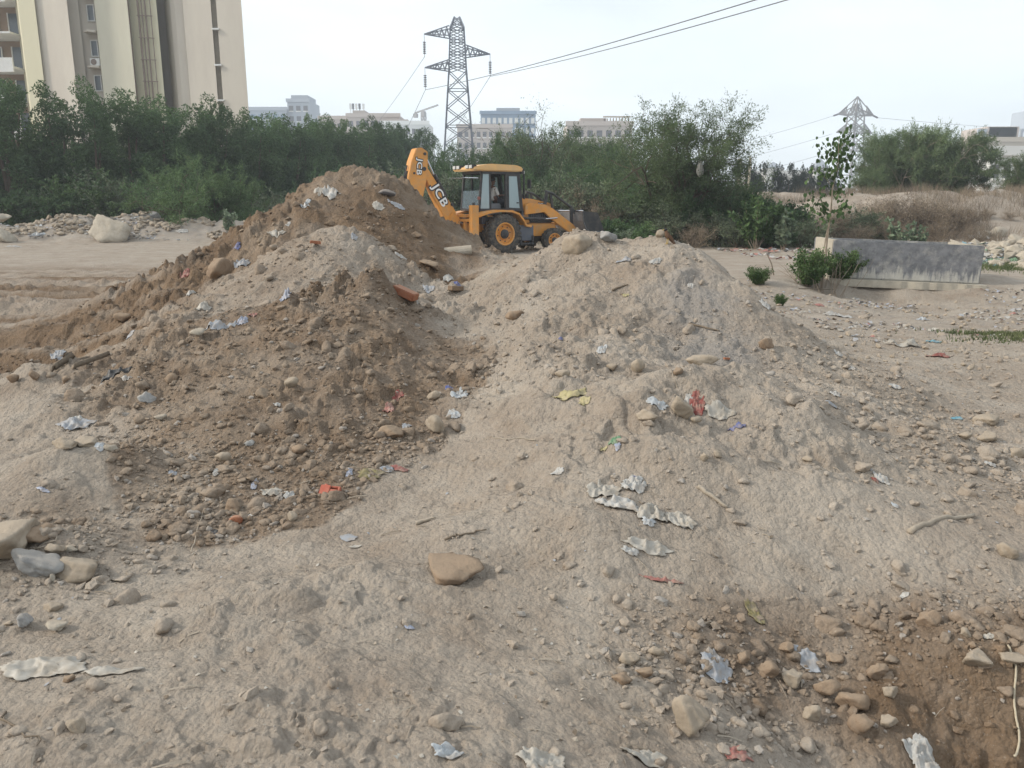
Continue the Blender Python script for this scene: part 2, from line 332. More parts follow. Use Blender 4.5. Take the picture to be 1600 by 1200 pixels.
def dirt_material(name, rock=False):
    m, t, b = newmat(name)
    g = t.nodes.new('ShaderNodeNewGeometry'); pos = g.outputs['Position']
    def noise(sc, det=6, rough=.6, vec=None):
        n = t.nodes.new('ShaderNodeTexNoise'); n.inputs['Scale'].default_value = sc; n.inputs['Detail'].default_value = det; n.inputs['Roughness'].default_value = rough
        t.links.new(vec or pos, n.inputs['Vector']); return n.outputs[0]
    def rng(src, a, b_, c=0, d=1):
        r = t.nodes.new('ShaderNodeMapRange'); r.inputs[1].default_value = a; r.inputs[2].default_value = b_; r.inputs[3].default_value = c; r.inputs[4].default_value = d
        t.links.new(src, r.inputs[0]); return r.outputs[0]
    def mix(f, a, b_, mode='MIX'):
        n = t.nodes.new('ShaderNodeMixRGB'); n.blend_type = mode
        for i, s in ((0, f), (1, a), (2, b_)):
            if hasattr(s, 'is_linked') or hasattr(s, 'links'): t.links.new(s, n.inputs[i])
            elif isinstance(s, (int, float)): n.inputs[i].default_value = s
            else: n.inputs[i].default_value = (*s, 1)
        return n.outputs[0]
    at_ = t.nodes.new('ShaderNodeAttribute'); at_.attribute_name = 'tone'; at_.attribute_type = 'GEOMETRY'
    sp = t.nodes.new('ShaderNodeSeparateColor'); t.links.new(at_.outputs['Color'], sp.inputs[0])
    sand = mix(rng(noise(.9), .35, .65), (.366, .307, .249), (.442, .384, .320))
    brown = mix(rng(noise(1.7), .35, .65), (.155, .104, .067), (.240, .168, .110))
    nb = t.nodes.new('ShaderNodeMath'); nb.operation = 'ADD'; t.links.new(sp.outputs[0], nb.inputs[0]); t.links.new(rng(noise(2.3, 8, .7), .3, .7, -.28, .28), nb.inputs[1])
    c = mix(rng(nb.outputs[0], .05, .95), sand, brown)
    c = mix(rng(noise(.55, 4), .52, .7, 0, .35), c, (.42, .36, .29))
    # grey ash patches
    ga = t.nodes.new('ShaderNodeMath'); ga.operation = 'ADD'; t.links.new(sp.outputs[1], ga.inputs[0]); t.links.new(rng(noise(5, 7, .7), .3, .7, -.3, .3), ga.inputs[1])
    c = mix(rng(ga.outputs[0], .2, .8, 0, .75), c, (.285, .265, .245))
    # speckle of grit
    c = mix(rng(noise(38, 5, .8), .3, .72), mix(.5, c, (.5, .5, .5), 'MULTIPLY'), c)
    c = mix(rng(noise(95, 3, .7), .6, .72, 0, .35), c, (.52, .47, .40))
    if rock:
        oi = t.nodes.new('ShaderNodeObjectInfo')
        isl = g.outputs['Random Per Island']
        c = mix(rng(isl, 0, 1, 0, .22), c, mix(rng(noise(9), .35, .65), (.27, .21, .155), (.38, .325, .26)))
        c = mix(rng(isl, .86, .93, 0, .55), c, (.36, .34, .315))
    t.links.new(c, b.inputs['Base Color']); b.inputs['Roughness'].default_value = .95; b.inputs['Specular IOR Level'].default_value = .12
    hgt = t.nodes.new('ShaderNodeMath'); hgt.operation = 'ADD'
    m1 = t.nodes.new('ShaderNodeMath'); m1.operation = 'MULTIPLY'; m1.inputs[1].default_value = .4
    t.links.new(noise(24, 8, .72), hgt.inputs[0]); t.links.new(noise(90, 4, .7), m1.inputs[0]); t.links.new(m1.outputs[0], hgt.inputs[1])
    hsum = hgt.outputs[0]
    for sc_, am in ((30, .7), (70, .35)):
        vo = t.nodes.new('ShaderNodeTexVoronoi'); vo.inputs['Scale'].default_value = sc_; wn = t.nodes.new('ShaderNodeVectorMath'); wn.operation = 'MULTIPLY_ADD'; wn.inputs[1].default_value = (.012, .012, .012)
        n9 = t.nodes.new('ShaderNodeTexNoise'); n9.inputs['Scale'].default_value = 14; t.links.new(pos, n9.inputs['Vector']); t.links.new(n9.outputs['Color'], wn.inputs[0]); t.links.new(pos, wn.inputs[2]); t.links.new(wn.outputs[0], vo.inputs['Vector'])
        q9 = t.nodes.new('ShaderNodeMath'); q9.operation = 'MULTIPLY_ADD'; q9.inputs[1].default_value = -am; t.links.new(vo.outputs['Distance'], q9.inputs[0]); t.links.new(hsum, q9.inputs[2]); hsum = q9.outputs[0]
    bp = t.nodes.new('ShaderNodeBump'); bp.inputs['Strength'].default_value = .8 if not rock else .6; bp.inputs['Distance'].default_value = .028 if not rock else .018
    t.links.new(hsum, bp.inputs['Height']); t.links.new(bp.outputs[0], b.inputs['Normal'])
    return m
M_DIRT = dirt_material('bare_earth'); M_CLOD = dirt_material('earth_clods', True)

def tone_of(x, y):
    ks, D = regions(x, y)
    wts = np.exp(-D * 7); wts /= wts.sum(0)
    tv = {'A': .95, 'B': .38, 'C': .74, 'D': .2, 'G': .1}
    iC = sst(-.05, .05, foot(x, y)); nearC = (D[ks.index('C')] < 1.5) & (y < 6.2)
    inheap = sst(.03, .22, base_h(x, y)); inheap = np.where(nearC, iC, inheap)
    t = sum(wts[i] * tv[k] for i, k in enumerate(ks)) * inheap + (1 - inheap) * .14
    m, r = ruts(x, y)
    band = vnoise(y * 1.6 + .05 * x, x * .06, 66)
    t = t * (1 - m) + m * (.45 + .75 * sst(.35, .6, band + 3 * (.03 - r)))
    t = np.maximum(t, .95 * np.exp(-((x - 1.9) / .8) ** 4 - ((y - 2.65) / .55) ** 4))  # lower right cut bank: brown earth, with its shading painted in as deeper tone
    t = np.maximum(t, .6 * np.exp(-((x + 4.6) / 1.0) ** 2 - ((y - 8.0) / 1.0) ** 2))
    t = np.maximum(t, .62 * np.exp(-((x - 1.35) / .95) ** 4 - ((y - 2.95) / .34) ** 4)); t = np.maximum(t, .5 * np.exp(-((x + 2.3) / .5) ** 2 - ((y - 3.8) / .35) ** 2))
    gx, gy, _ = at(1085, 470, 6.9); gx2, gy2, _ = at(1120, 545, 6.05)
    g = .95 * np.exp(-((x - gx) / .40) ** 2 - ((y - gy) / .5) ** 2) + .9 * np.exp(-((x - gx2) / .42) ** 2 - ((y - gy2) / .35) ** 2)
    g = g + .55 * (1 - sst(-13, -10, x)) * np.exp(-((y - 37) / 3) ** 2) + .25 * sst(4, 6, x) * sst(9, 11, y) * (1 - sst(14.5, 16, y))
    return np.clip(t, 0, 1), np.clip(g, 0, 1)

# polar grid: fine in front of the photographer, coarse outside
th = np.concatenate([np.linspace(-180, -62, 60, endpoint=False), np.linspace(-62, -37, 60, endpoint=False), np.linspace(-37, 37, 720, endpoint=False), np.linspace(37, 62, 60, endpoint=False), np.linspace(62, 180, 61)])
rad = np.concatenate([[.15, .5, .9, 1.3], np.geomspace(1.6, 13, 490, endpoint=False), np.geomspace(13, 70, 150, endpoint=False), np.geomspace(70, 4500, 40)])
TH, RR = np.meshgrid(np.radians(th), rad)
GX = (np.sin(TH) * RR).ravel(); GY = (np.cos(TH) * RR).ravel(); GZ = H(GX, GY)
nr, nc = RR.shape
tone, grey = tone_of(GX, GY)
P3 = np.stack([GX, GY, GZ], 1)
g3 = P3.reshape(nr, nc, 3); du = np.gradient(g3, axis=0); dv = np.gradient(g3, axis=1)
NN = np.cross(dv, du); NN[NN[..., 2] < 0] *= -1; NN /= np.linalg.norm(NN, axis=2, keepdims=True) + 1e-12; NN = NN.reshape(-1, 3)
ii, jj = np.meshgrid(np.arange(nr - 1), np.arange(nc - 1), indexing='ij')
Q = np.stack([ii * nc + jj, ii * nc + jj + 1, (ii + 1) * nc + jj + 1, (ii + 1) * nc + jj], -1).reshape(-1, 4)
cx = GX[Q].mean(1); cy = GY[Q].mean(1); bz = base_h(cx, cy)
ks, DD = regions(cx, cy); arg = DD.argmin(0)
lab = np.zeros(len(Q), int)
for i, k in enumerate(ks):
    if k == 'G': continue
    thr = .10 + .03 * fbm(cx, cy, .6, 2, 81)
    sel = (arg == i) & (bz > thr) & (DD[i] < 2.6) & (cy < 16) & (cy > 3.8)
    if k == 'C': fC = foot(cx, cy); sel = ((arg == i) | (arg == ks.index('G'))) & (fC > 0) & (DD[i] < 1.7) & (cy < 8) | (sel & (cy > 6))
    lab[sel] = i + 1
def patch(name, sel):
    q = Q[sel]; u, inv = np.unique(q, return_inverse=True); q = inv.reshape(q.shape)
    me = fast_mesh(name, P3[u], q, M_DIRT, True)
    a = me.color_attributes.new('tone', 'FLOAT_COLOR', 'POINT')
    a.data.foreach_set('color', np.stack([tone[u], grey[u], np.zeros(len(u)), np.ones(len(u))], 1).astype(np.float32).ravel())
    try: me.normals_split_custom_set_from_vertices([tuple(n) for n in NN[u]])
    except Exception as e: print('normals', e)
    return link(name, me)
ground = tag(patch('ground', lab == 0), kind='structure')
HEAP = {}
for k, lb in {'A': 'tallest heap of dark brown earth at the back left, beside the digger arm', 'B': 'grey-tan dirt heap tipped against the front of the tall brown heap',
              'C': 'brown heap of stony clods nearest the camera on the left', 'D': 'broad pale sandy heap with grey ash face on the right'}.items():
    HEAP[k] = tag(patch('earth_heap', lab == ks.index(k) + 1), lb, 'dirt heap', 'dumped earth heaps')
HEAP['G'] = ground
def owner(x, y):
    x = np.atleast_1d(np.asarray(x, float)); y = np.atleast_1d(np.asarray(y, float)); b = base_h(x, y); k2, D = regions(x, y); a = D.argmin(0)
    fC = foot(x, y)
    return ['C' if (k2[a[i]] in 'CG' and fC[i] > 0 and D[k2.index('C'), i] < 1.7 and y[i] < 6) else 'G' if (k2[a[i]] == 'C' and fC[i] <= 0 and y[i] < 6) else k2[a[i]] if (k2[a[i]] != 'G' and b[i] > .10 and D[a[i], i] < 2.6 and 3.8 < y[i] < 16) else 'G' for i in range(len(x))]

# ------------------------------------------------------------ stones and clods
def ico(sub):
    bm = bmesh.new(); bmesh.ops.create_icosphere(bm, subdivisions=sub, radius=1)
    v = np.array([q.co[:] for q in bm.verts]); f = np.array([[q.index for q in p.verts] for p in bm.faces]); bm.free(); return v, f
ICO = {1: ico(1), 2: ico(2), 3: ico(3), 4: ico(4)}
def rockv(seed, sub, angular=.97, rough=.06, sq=(1, .85, .65)):
    v, f = ICO[sub]; r = np.random.RandomState(seed)
    nrm = r.randn(9, 3); nrm /= np.linalg.norm(nrm, axis=1)[:, None]; dist = r.uniform(.42, .85, 9)
    dots = v @ nrm.T; lim = np.where(dots > .05, dist / np.maximum(dots, .05), 9).min(1)
    rad = (1 - angular) * 1 + angular * np.minimum(lim, 1.05)
    w_ = v * rad[:, None]
    if rough:
        a = r.rand(3) * 50
        w_ = w_ * (1 + rough * (fbm(v[:, 0] * 2 + a[0] + v[:, 2], v[:, 1] * 2 + a[1] - v[:, 2], 1.0, 4, seed % 50))[:, None] * 1.6)
    return w_ * np.array(sq), f
def rotm(a, b, c): return np.array(Euler((a, b, c)).to_matrix())
rs = np.random.RandomState(3)
def density(x, y):
    """how stony the ground is at a place"""
    o = np.array(owner(x, y)); b = base_h(x, y)
    d = np.where(o == 'C', 1.05, np.where(o == 'A', .34, np.where(o == 'B', .5, np.where(o == 'D', .15, .028))))
    d = d * (.35 + 1.3 * sst(.42, .62, vnoise(x / .8, y / .8, 101)))
    d = d + .9 * np.exp(-((y - (4.55 - .12 * (x + 1.5))) / .30) ** 2 - ((x + 1.6) / 1.2) ** 2) * (o == 'C')            # clods rolled to the heap's foot
    d = d + .9 * np.exp(-((x - 2.9) / .8) ** 2 - ((y - 4.9) / .8) ** 2)
    d = d + .7 * np.exp(-((x - 1.95) / .7) ** 2 - ((y - 3.05) / .22) ** 2) + .6 * np.exp(-((x - .8) / .35) ** 2 - ((y - 2.8) / .3) ** 2)
    d = d + .7 * np.exp(-((x + 2.2) / .5) ** 2 - ((y - 3.6) / .35) ** 2)
    d = d + .6 * np.exp(-((x - 3.0) / .6) ** 2 - ((y - 6.4) / .9) ** 2) + .45 * np.exp(-((x - 5.5) / 1.6) ** 2 - ((y - 8) / 2.5) ** 2) + .6 * np.exp(-((x + 5) / 1.2) ** 2 - ((y - 8) / 1.1) ** 2)
    return np.clip(d, 0, 1.2)
def scatter(n, r0, r1, th0=-40, th1=40):
    t = np.radians(rs.uniform(th0, th1, n)); r = np.sqrt(rs.uniform(r0 * r0, r1 * r1, n)) if r1 < 6 else np.exp(rs.uniform(math.log(r0), math.log(r1), n))
    return np.sin(t) * r, np.cos(t) * r
def clod_stuff(name, n, s0, s1, sub, r0, r1, power=2.2, dens=True):
    x, y = scatter(n, r0, r1)
    if dens:
        k = rs.rand(n) < density(x, y); x, y = x[k], y[k]
    n = len(x); s = s0 * (1 - rs.rand(n) * (1 - (s0 / s1) ** power)) ** (-1 / power)
    z = H(x, y); own = owner(x, y); tn, gr = tone_of(x, y)
    vs = [rockv(200 + i, sub, .97, .16, (1, rs.uniform(.7, .95), rs.uniform(.5, .75)))[0] for i in range(10)]; f = ICO[sub][1]; nv = len(vs[0])
    V = np.zeros((n, nv, 3), np.float32)
    for i in range(n):
        V[i] = vs[rs.randint(10)] @ (rotm(rs.uniform(-.5, .5), rs.uniform(-.5, .5), rs.uniform(0, 6.3)).T * s[i]) + (x[i], y[i], z[i] + s[i] * .18)
    Fc = (f[None] + (np.arange(n) * nv)[:, None, None]).reshape(-1, 3)
    own = np.array(own)
    for k in 'ABCDG':
        idx = np.where(own == k)[0]
        if not len(idx): continue
        Vk = V[idx].reshape(-1, 3); Fk = (f[None] + (np.arange(len(idx)) * nv)[:, None, None]).reshape(-1, 3)
        me = fast_mesh(name, Vk, Fk, M_CLOD, sub > 1)
        a = me.color_attributes.new('tone', 'FLOAT_COLOR', 'POINT')
        a.data.foreach_set('color', np.repeat(np.stack([tn[idx], gr[idx], idx * 0., idx * 0. + 1], 1), nv, 0).astype(np.float32).ravel())
        tag(link(name, me, HEAP[k]), kind='stuff')
clod_stuff('grit', 66000, .006, .022, 1, 1.7, 11)
clod_stuff('gravel', 30000, .014, .040, 1, 1.8, 15)
clod_stuff('small_clods', 3400, .02, .042, 2, 2.0, 16)
# the clods that can be picked apart: one object each, sharing ten meshes for each tone of earth
CL = {}
for k in 'ABCDG':
    CL[k] = []
    for i in range(10):
        v, f = rockv(300 + i, 3, .97, .16, (1, rs.uniform(.7, .95), rs.uniform(.55, .8)))
        me = fast_mesh('clod', v, f, M_CLOD, True); a = me.color_attributes.new('tone', 'FLOAT_COLOR', 'POINT')
        tv = {'A': .9, 'B': .4, 'C': .72, 'D': .2, 'G': .2}[k]
        a.data.foreach_set('color', np.tile([tv, 0, 0, 1], len(v)).astype(np.float32)); CL[k].append(me)
x, y = scatter(6500, 2.2, 14, -36, 36); kk = rs.rand(6500) < density(x, y) * .8; x, y = x[kk], y[kk]; own = owner(x, y); z = H(x, y)
tone1 = tone_of(x, y)[0]; cnt = {k: 0 for k in 'ABCDG'}; LIM = {'A': 110, 'B': 90, 'C': 270, 'D': 80, 'G': 230}
for i in range(len(x)):
    k = own[i]
    if cnt[k] >= LIM[k]: continue
    cnt[k] += 1
    s = min(.024 * (1 - rs.rand() * .96) ** (-1 / 3.0), .06) * (1 + .05 * y[i])
    kt = k if k != 'G' else ('C' if tone1[i] > .38 else 'G')
    o = link('clod', CL[kt][rs.randint(10)], HEAP[k], (x[i], y[i], z[i] + s * .12)); o.scale = (s * rs.uniform(.85, 1.2), s, s * rs.uniform(.8, 1.1)); o.rotation_euler = (rs.uniform(-.4, .4), rs.uniform(-.4, .4), rs.uniform(0, 6.3))
# ------------------------------------------------------------ tall pale tower on the left
M_CREAM = paint('cream_render', (.56, .535, .43), .85, var=.06, scale=.25, dirt=(.40, .36, .30), dirtamt=.3, stretch=(1, 1, .25))
M_PINK = paint('pinkish_render', (.545, .50, .43), .85, var=.05, scale=.25, dirt=(.38, .33, .29), dirtamt=.3, stretch=(1, 1, .25))
M_YELL = paint('yellow_render', (.58, .545, .40), .85, var=.05, scale=.3, stretch=(1, 1, .25))
M_WHITE = paint('white_paint', (.72, .72, .70), .7, var=.08, scale=1, dirt=(.45, .42, .38), dirtamt=.3)
M_DARKGAP = paint('shaded_recess_wall', (.26, .235, .21), .9, var=.2, scale=.4, stretch=(1, 1, .2))  # recess between the facets: its shade is put into a darker wall colour
M_GLASS = paint('window_glass', (.10, .12, .14), .15, spec=.6, var=.2, scale=.6)
M_PIPE = paint('rusty_pipe', (.22, .17, .14), .7, var=.2)
M_BROWNW = paint('brown_wall', (.28, .20, .14), .85, var=.15, scale=.6)
TB = 82.0
tower = empty('apartment_tower', (xat(200, TB + 6), TB + 6, 0), 0, 'tall cream apartment tower rising out of frame above the left tree row', 'building')
tx0, ty0 = tower.location.x, tower.location.y
def tp(px, d): return (at(px, 70, d)[0] - tx0, d - ty0)
TOPZ = 48
def facade(plan, mat, z1=TOPZ, name='wall'):
    pl = [tp(*q) for q in plan]; back = [((pl[-1][0] + tx0) * 1.52 - tx0, 26), ((pl[0][0] + tx0) * 1.52 - tx0, 26)]
    m = MB(); poly = pl + back; m.prism(poly, -1, z1, 'z'); return m.obj(name, mat, tower)
facade([(36, 77.4), (62, 77.0)], M_YELL); facade([(62.5, 77.3), (112, 76.4)], M_PINK)
facade([(112.5, 78.0), (129, 78.0)], M_PINK); facade([(129.3, 78.5), (154, 78.5)], M_PINK)
facade([(154.3, 77.3), (205, 76.6)], M_CREAM); facade([(205.8, 77.6), (250, 77.2)], M_YELL)
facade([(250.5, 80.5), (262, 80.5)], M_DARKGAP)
facade([(262.3, 80.3), (266, 78.9), (271, 78.0), (278, 77.6), (290, 77.5)], M_PINK); facade([(290.4, 77.2), (334, 76.6)], M_PINK)
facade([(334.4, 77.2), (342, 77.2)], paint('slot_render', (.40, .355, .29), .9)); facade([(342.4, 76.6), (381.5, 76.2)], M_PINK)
m = MB(); a = tp(205.6, 77.3); m.tube([(a[0], a[1] - .1, 0), (a[0], a[1] - .1, TOPZ)], .14, 8); m.obj('drain_pipe', M_PIPE, tower)
for k, px in enumerate((221, 226.5, 232, 240)):
    a = tp(px, 77.1); m = MB(); m.tube([(a[0], a[1], 0), (a[0], a[1], TOPZ)], (.09, .05, .07, .04)[k], 6); m.obj('riser_pipe', M_PIPE, tower)
a0, a1 = tp(218, 76.95), tp(242, 76.95)
for k in range(24):
    z = 1.5 + k * 1.85; m = MB(); m.beam((a0[0], a0[1], z), (a1[0], a1[1], z - .05), .07); m.obj('pipe_bracket', M_PIPE, tower)
FL = 3.02
for k in range(-3, 13):
    zc = zat(57, 80) + (k - 3) * FL
    if zc < 1: continue
    b0, b1 = tp(130, 77.4), tp(152, 77.4)
    m = MB(); mid = (b0[0] + b1[0]) / 2
    m.prism([(b0[0], b0[1] + 1.0), (b0[0] + .1, b0[1] + .1), (mid, b0[1] - .25), (b1[0] - .1, b0[1] + .1), (b1[0], b0[1] + 1.0)], zc - .12, zc + .06, 'z'); m.obj('ledge', M_PINK, tower)
    wx = mid + .15; m = MB(); m.box(wx - .62, wx + .62, 78.42 - ty0, 78.54 - ty0, zc + 1.05, zc + 2.35); wf = m.obj('window', M_GLASS, tower)
    m = MB()
    for s in (-.62, -.02, .56): m.box(wx + s, wx + s + .07, 78.35 - ty0, 78.44 - ty0, zc + 1.0, zc + 2.4)
    m.box(wx - .62, wx + .63, 78.34 - ty0, 78.415 - ty0, zc + 2.33, zc + 2.42); m.box(wx - .62, wx + .63, 78.34 - ty0, 78.415 - ty0, zc + .97, zc + 1.05); m.obj('frame', M_WHITE, wf)
    if k % 3 == 2:
        m = MB(); m.box(wx - .55, wx + .35, 77.8 - ty0, 78.25 - ty0, zc + .08, zc + .75); ac = m.obj('air_conditioner', M_WHITE, tower, bevel=.03)
        m = MB(); m.lathe([(.0, 0), (.24, 0), (.27, .04)], 16, 'y', (wx - .2, 77.76 - ty0, zc + .42)); m.obj('fan_grille', M_PIPE, ac)
for k in range(-4, 13):
    zc = zat(49, 77) + k * FL + .1
    if zc < 1: continue
    e0, e1 = tp(332.5, 76.4), tp(343.5, 76.4); m = MB(); m.box(e0[0], e1[0], e0[1], e0[1] + .5, zc - .07, zc + .07); m.obj('floor_ledge', M_WHITE, tower)
# balcony bay on the very left
bx0, by0 = tp(-60, 82); bx1, _ = tp(34, 80)
m = MB(); m.box(bx0, bx1 - .1, 82.4 - ty0, 100 - ty0, -1, TOPZ); m.obj('bay_wall', M_BROWNW, tower)
for k in range(-4, 12):
    z = zat(52, 79) + k * FL + .1
    if z < 1: continue
    m = MB(); m.box(bx0, bx1 - .15, 78.6 - ty0, 82.35 - ty0, z - .16, z); bs = m.obj('balcony_slab', M_WHITE, tower)
    m = MB(); m.box(bx0, bx1 - (.2 if k % 2 else 1.4), 78.5 - ty0, 78.62 - ty0, z - .5, z + .75); m.obj('parapet', M_WHITE, bs)
    for q in range(3):
        xx = bx1 - 1.6 - q * 2.2; m = MB(); m.box(xx - .7, xx + .5, 82.25 - ty0, 82.38 - ty0, z + .1, z + 2.3); wf = m.obj('window', M_GLASS, tower)
        m = MB(); m.box(xx - .75, xx - .65, 82.18 - ty0, 82.3 - ty0, z + .1, z + 2.35); m.box(xx + .45, xx + .55, 82.18 - ty0, 82.3 - ty0, z + .1, z + 2.35); m.obj('frame', M_WHITE, wf)

# ------------------------------------------------------------ far buildings, each at its own distance
M_FB = {'pink': paint('far_pink', (.46, .40, .36), .9, var=.06, scale=.1), 'grey': paint('far_grey', (.36, .39, .43), .8, var=.08, scale=.1), 'blue': paint('far_blue_glass', (.20, .27, .36), .4, var=.2, scale=.15),
        'tan': paint('far_tan', (.42, .36, .29), .9, var=.1, scale=.1), 'white': paint('far_white', (.66, .66, .64), .9, var=.05, scale=.1), 'dark': paint('far_dark', (.13, .13, .14), .7, var=.2, scale=.3)}
def building(name, px0, px1, d, ytop, mat, label, depth=14, rows=4, cols=6, storey=3.1, win='dark', blocks=(), yaw=0, parapet=True, skipwin=False):
    x0, x1 = xat(px0, d), xat(px1, d); xc = (x0 + x1) / 2; W = (x1 - x0) / 2; zt = zat(ytop, d)
    r = empty(name, (xc, d, 0), yaw, label, 'building')
    m = MB(); m.box(-W, W, 0, depth, -1, zt); m.obj('wall', M_FB[mat], r)
    if parapet: m = MB(); m.box(-W - .3, W + .3, -.35, .25, zt - .5, zt + .55); m.obj('parapet', M_FB[mat], r)
    for (a, b, y, mt, nm) in blocks:
        u0, u1 = xat(a, d) - xc, xat(b, d) - xc; m = MB(); m.box(u0, u1, 1.0, depth - 2, zt - .02 if nm != 'lower_wing' else -1, zat(y, d)); m.obj(nm, M_FB[mt], r)
    if not skipwin:
        cw = 2 * W / cols
        me = None; mf = None
        for i in range(rows):
            for j in range(cols):
                if me is None:
                    q = MB(); q.box(-cw * .3, cw * .3, -.06, .12, -storey * .24, storey * .24); me = mesh('window', q.v, q.f, M_FB[win])
                    q = MB(); q.box(-cw * .32, cw * .32, -.5, -.0, -storey * .34, -storey * .26); mf = mesh('sill', q.v, q.f, M_FB['white'])
                o = link('window', me, r, (-W + cw * (j + .5), 0, zt - storey * (i + .75))); link('sill', mf, o)
    return r
building('office_block', 388, 456, 260, 170, 'grey', 'low blue-grey block just right of the pale tower, above the trees', rows=4, cols=6, win='blue')
building('office_tower', 458, 491, 262, 157, 'grey', 'small grey tower block with a stair head on its roof', rows=5, cols=3, blocks=[(463, 488, 148, 'grey', 'stair_head')])
b = building('apartment_building', 548, 628, 240, 180, 'pink', 'pinkish apartment block with roof masts behind the left tree row', rows=5, cols=7, blocks=[(550, 585, 176, 'pink', 'stair_head'), (556, 575, 172, 'pink', 'tank_room')])
for k, px in enumerate((552, 556, 561, 566, 572)):
    xx = xat(px, 240) - b.location.x; z0 = zat(176, 240); m = MB(); m.tube([(xx, 2, z0 - .3), (xx, 2, z0 + 2.6)], .12, 5); m.box(xx - .3, xx + .3, 1.8, 2.1, z0 + 1.2, z0 + 2.7); m.obj('roof_mast', M_FB['dark' if k % 2 else 'white'], b)
building('apartment_building', 505, 549, 246, 184, 'pink', 'low pale wing left of the masted apartment block', rows=3, cols=5)
building('apartment_building', 600, 672, 236, 192, 'white', 'white-banded apartment terrace stepping down left of the big pylon', rows=4, cols=8, blocks=[(603, 640, 186, 'pink', 'roof_room')])
building('glass_building', 752, 836, 270, 176, 'blue', 'blue-grey glass building with stepped roof right of the big pylon', rows=6, cols=10, win='white', blocks=[(776, 812, 168, 'grey', 'plant_room'), (752, 836, 173, 'grey', 'roof_band')])
building('apartment_building', 716, 800, 245, 197, 'pink', 'low pinkish building in front of the glass building', rows=4, cols=9)
b = building('unfinished_building', 884, 984, 200, 193, 'pink', 'unfinished pinkish block with open roof frame beside the large thorn tree', rows=4, cols=7, blocks=[(905, 945, 184, 'pink', 'lift_head')])
for k in range(9):
    xx = xat(942 + k * 4.6, 200) - b.location.x; z = zat(193, 200); m = MB(); m.box(xx - .12, xx + .12, 1, 1.3, z, z + 1.2 + .05 * k); m.obj('roof_post', M_FB['tan'], b)
m = MB(); m.box(xat(940, 200) - b.location.x, xat(982, 200) - b.location.x, .9, 1.4, zat(193, 200) + 1.5, zat(193, 200) + 1.8); m.obj('roof_beam', M_FB['tan'], b)
b = building('apartment_building', 1512, 1640, 190, 218, 'tan', 'brown apartment block with yellowish roof room at the right edge', rows=5, cols=10, blocks=[(1535, 1578, 198, 'tan', 'roof_room'), (1532, 1581, 197, 'pink', 'roof_slab')])
for px in (1518, 1528, 1584, 1594):
    xx = xat(px, 190) - b.location.x; z = zat(218, 190); m = MB(); m.box(xx - .25, xx + .25, .5, 1, z, z + 1.9); m.obj('frame_post', M_FB['grey'], b)
for (a, c) in ((1516, 1530), (1582, 1596)):
    m = MB(); m.box(xat(a, 190) - b.location.x, xat(c, 190) - b.location.x, .4, 1.1, zat(218, 190) + 1.9, zat(218, 190) + 2.4); m.obj('frame_beam', M_FB['grey'], b)
building('high_rise', 1595, 1625, 330, 171, 'grey', 'slim grey high-rise cut by the right edge of the photo', rows=16, cols=4)
building('white_house', 1540, 1592, 95, 236, 'white', 'white rendered house behind the thorn trees at the right edge', rows=2, cols=3, depth=8, storey=3)
for (a, c, d, y0, y1, lb) in ((1194, 1222, 120, 262, 252, 'grey shed with pyramid roof behind the dark trees, left one'), (1268, 1292, 118, 262, 246, 'grey shed with pyramid roof beside the thin sapling')):
    x0, x1 = xat(a, d), xat(c, d); xc = (x0 + x1) / 2; W = (x1 - x0) / 2; r = empty('shed', (xc, d, 0), 0, lb, 'shed')
    m = MB(); m.box(-W * .95, W * .95, .1, 2 * W, -1, zat(y0, d)); m.obj('wall', M_FB['white'], r)
    m = MB(); z = zat(y0, d); m.add([(-W, 0, z), (W, 0, z), (W, 2 * W, z), (-W, 2 * W, z), (0, W, zat(y1, d))], [(0, 1, 4), (1, 2, 4), (2, 3, 4), (3, 0, 4), (3, 2, 1, 0)]); m.obj('roof', M_FB['grey'], r)
building('low_wall_building', 1165, 1295, 130, 272, 'white', 'long low white building glimpsed between the dark trees', rows=1, cols=12, depth=6)

# ------------------------------------------------------------ pylons, crane, cables
M_STEEL = paint('weathered_steel', (.15, .165, .20), .6, metal=.3, var=.2, scale=.5)
M_STEEL2 = paint('galvanised_steel', (.22, .205, .20), .6, metal=.3, var=.2, scale=.5)
M_INS = paint('insulator', (.07, .06, .07), .4, var=.2)
def lattice(root, w0, z0, w1, z1, n, mat, t=.16, cx0=0, cx1=0):
    """one square tapering cage: four legs, then the bracing of each face"""
    for sx, sy in ((-1, -1), (1, -1), (1, 1), (-1, 1)):
        m = MB(); m.beam((cx0 + sx * w0, sy * w0, z0), (cx1 + sx * w1, sy * w1, z1), t); m.obj('leg', mat, root)
    for f in range(4):
        m = MB()
        for i in range(n):
            za, zb = z0 + (z1 - z0) * i / n, z0 + (z1 - z0) * (i + 1) / n; ua = w0 + (w1 - w0) * i / n; ub = w0 + (w1 - w0) * (i + 1) / n
            def pt(s, u, z): return [(s * u, -u, z), (u, s * u, z), (s * u, u, z), (-u, s * u, z)][f]
            m.beam(pt(-1, ua, za), pt(1, ub, zb), t * .55); m.beam(pt(1, ua, za), pt(-1, ub, zb), t * .55)
            if i % 2 == 0: m.beam(pt(-1, ub, zb), pt(1, ub, zb), t * .5)
        m.obj('bracing', mat, root)
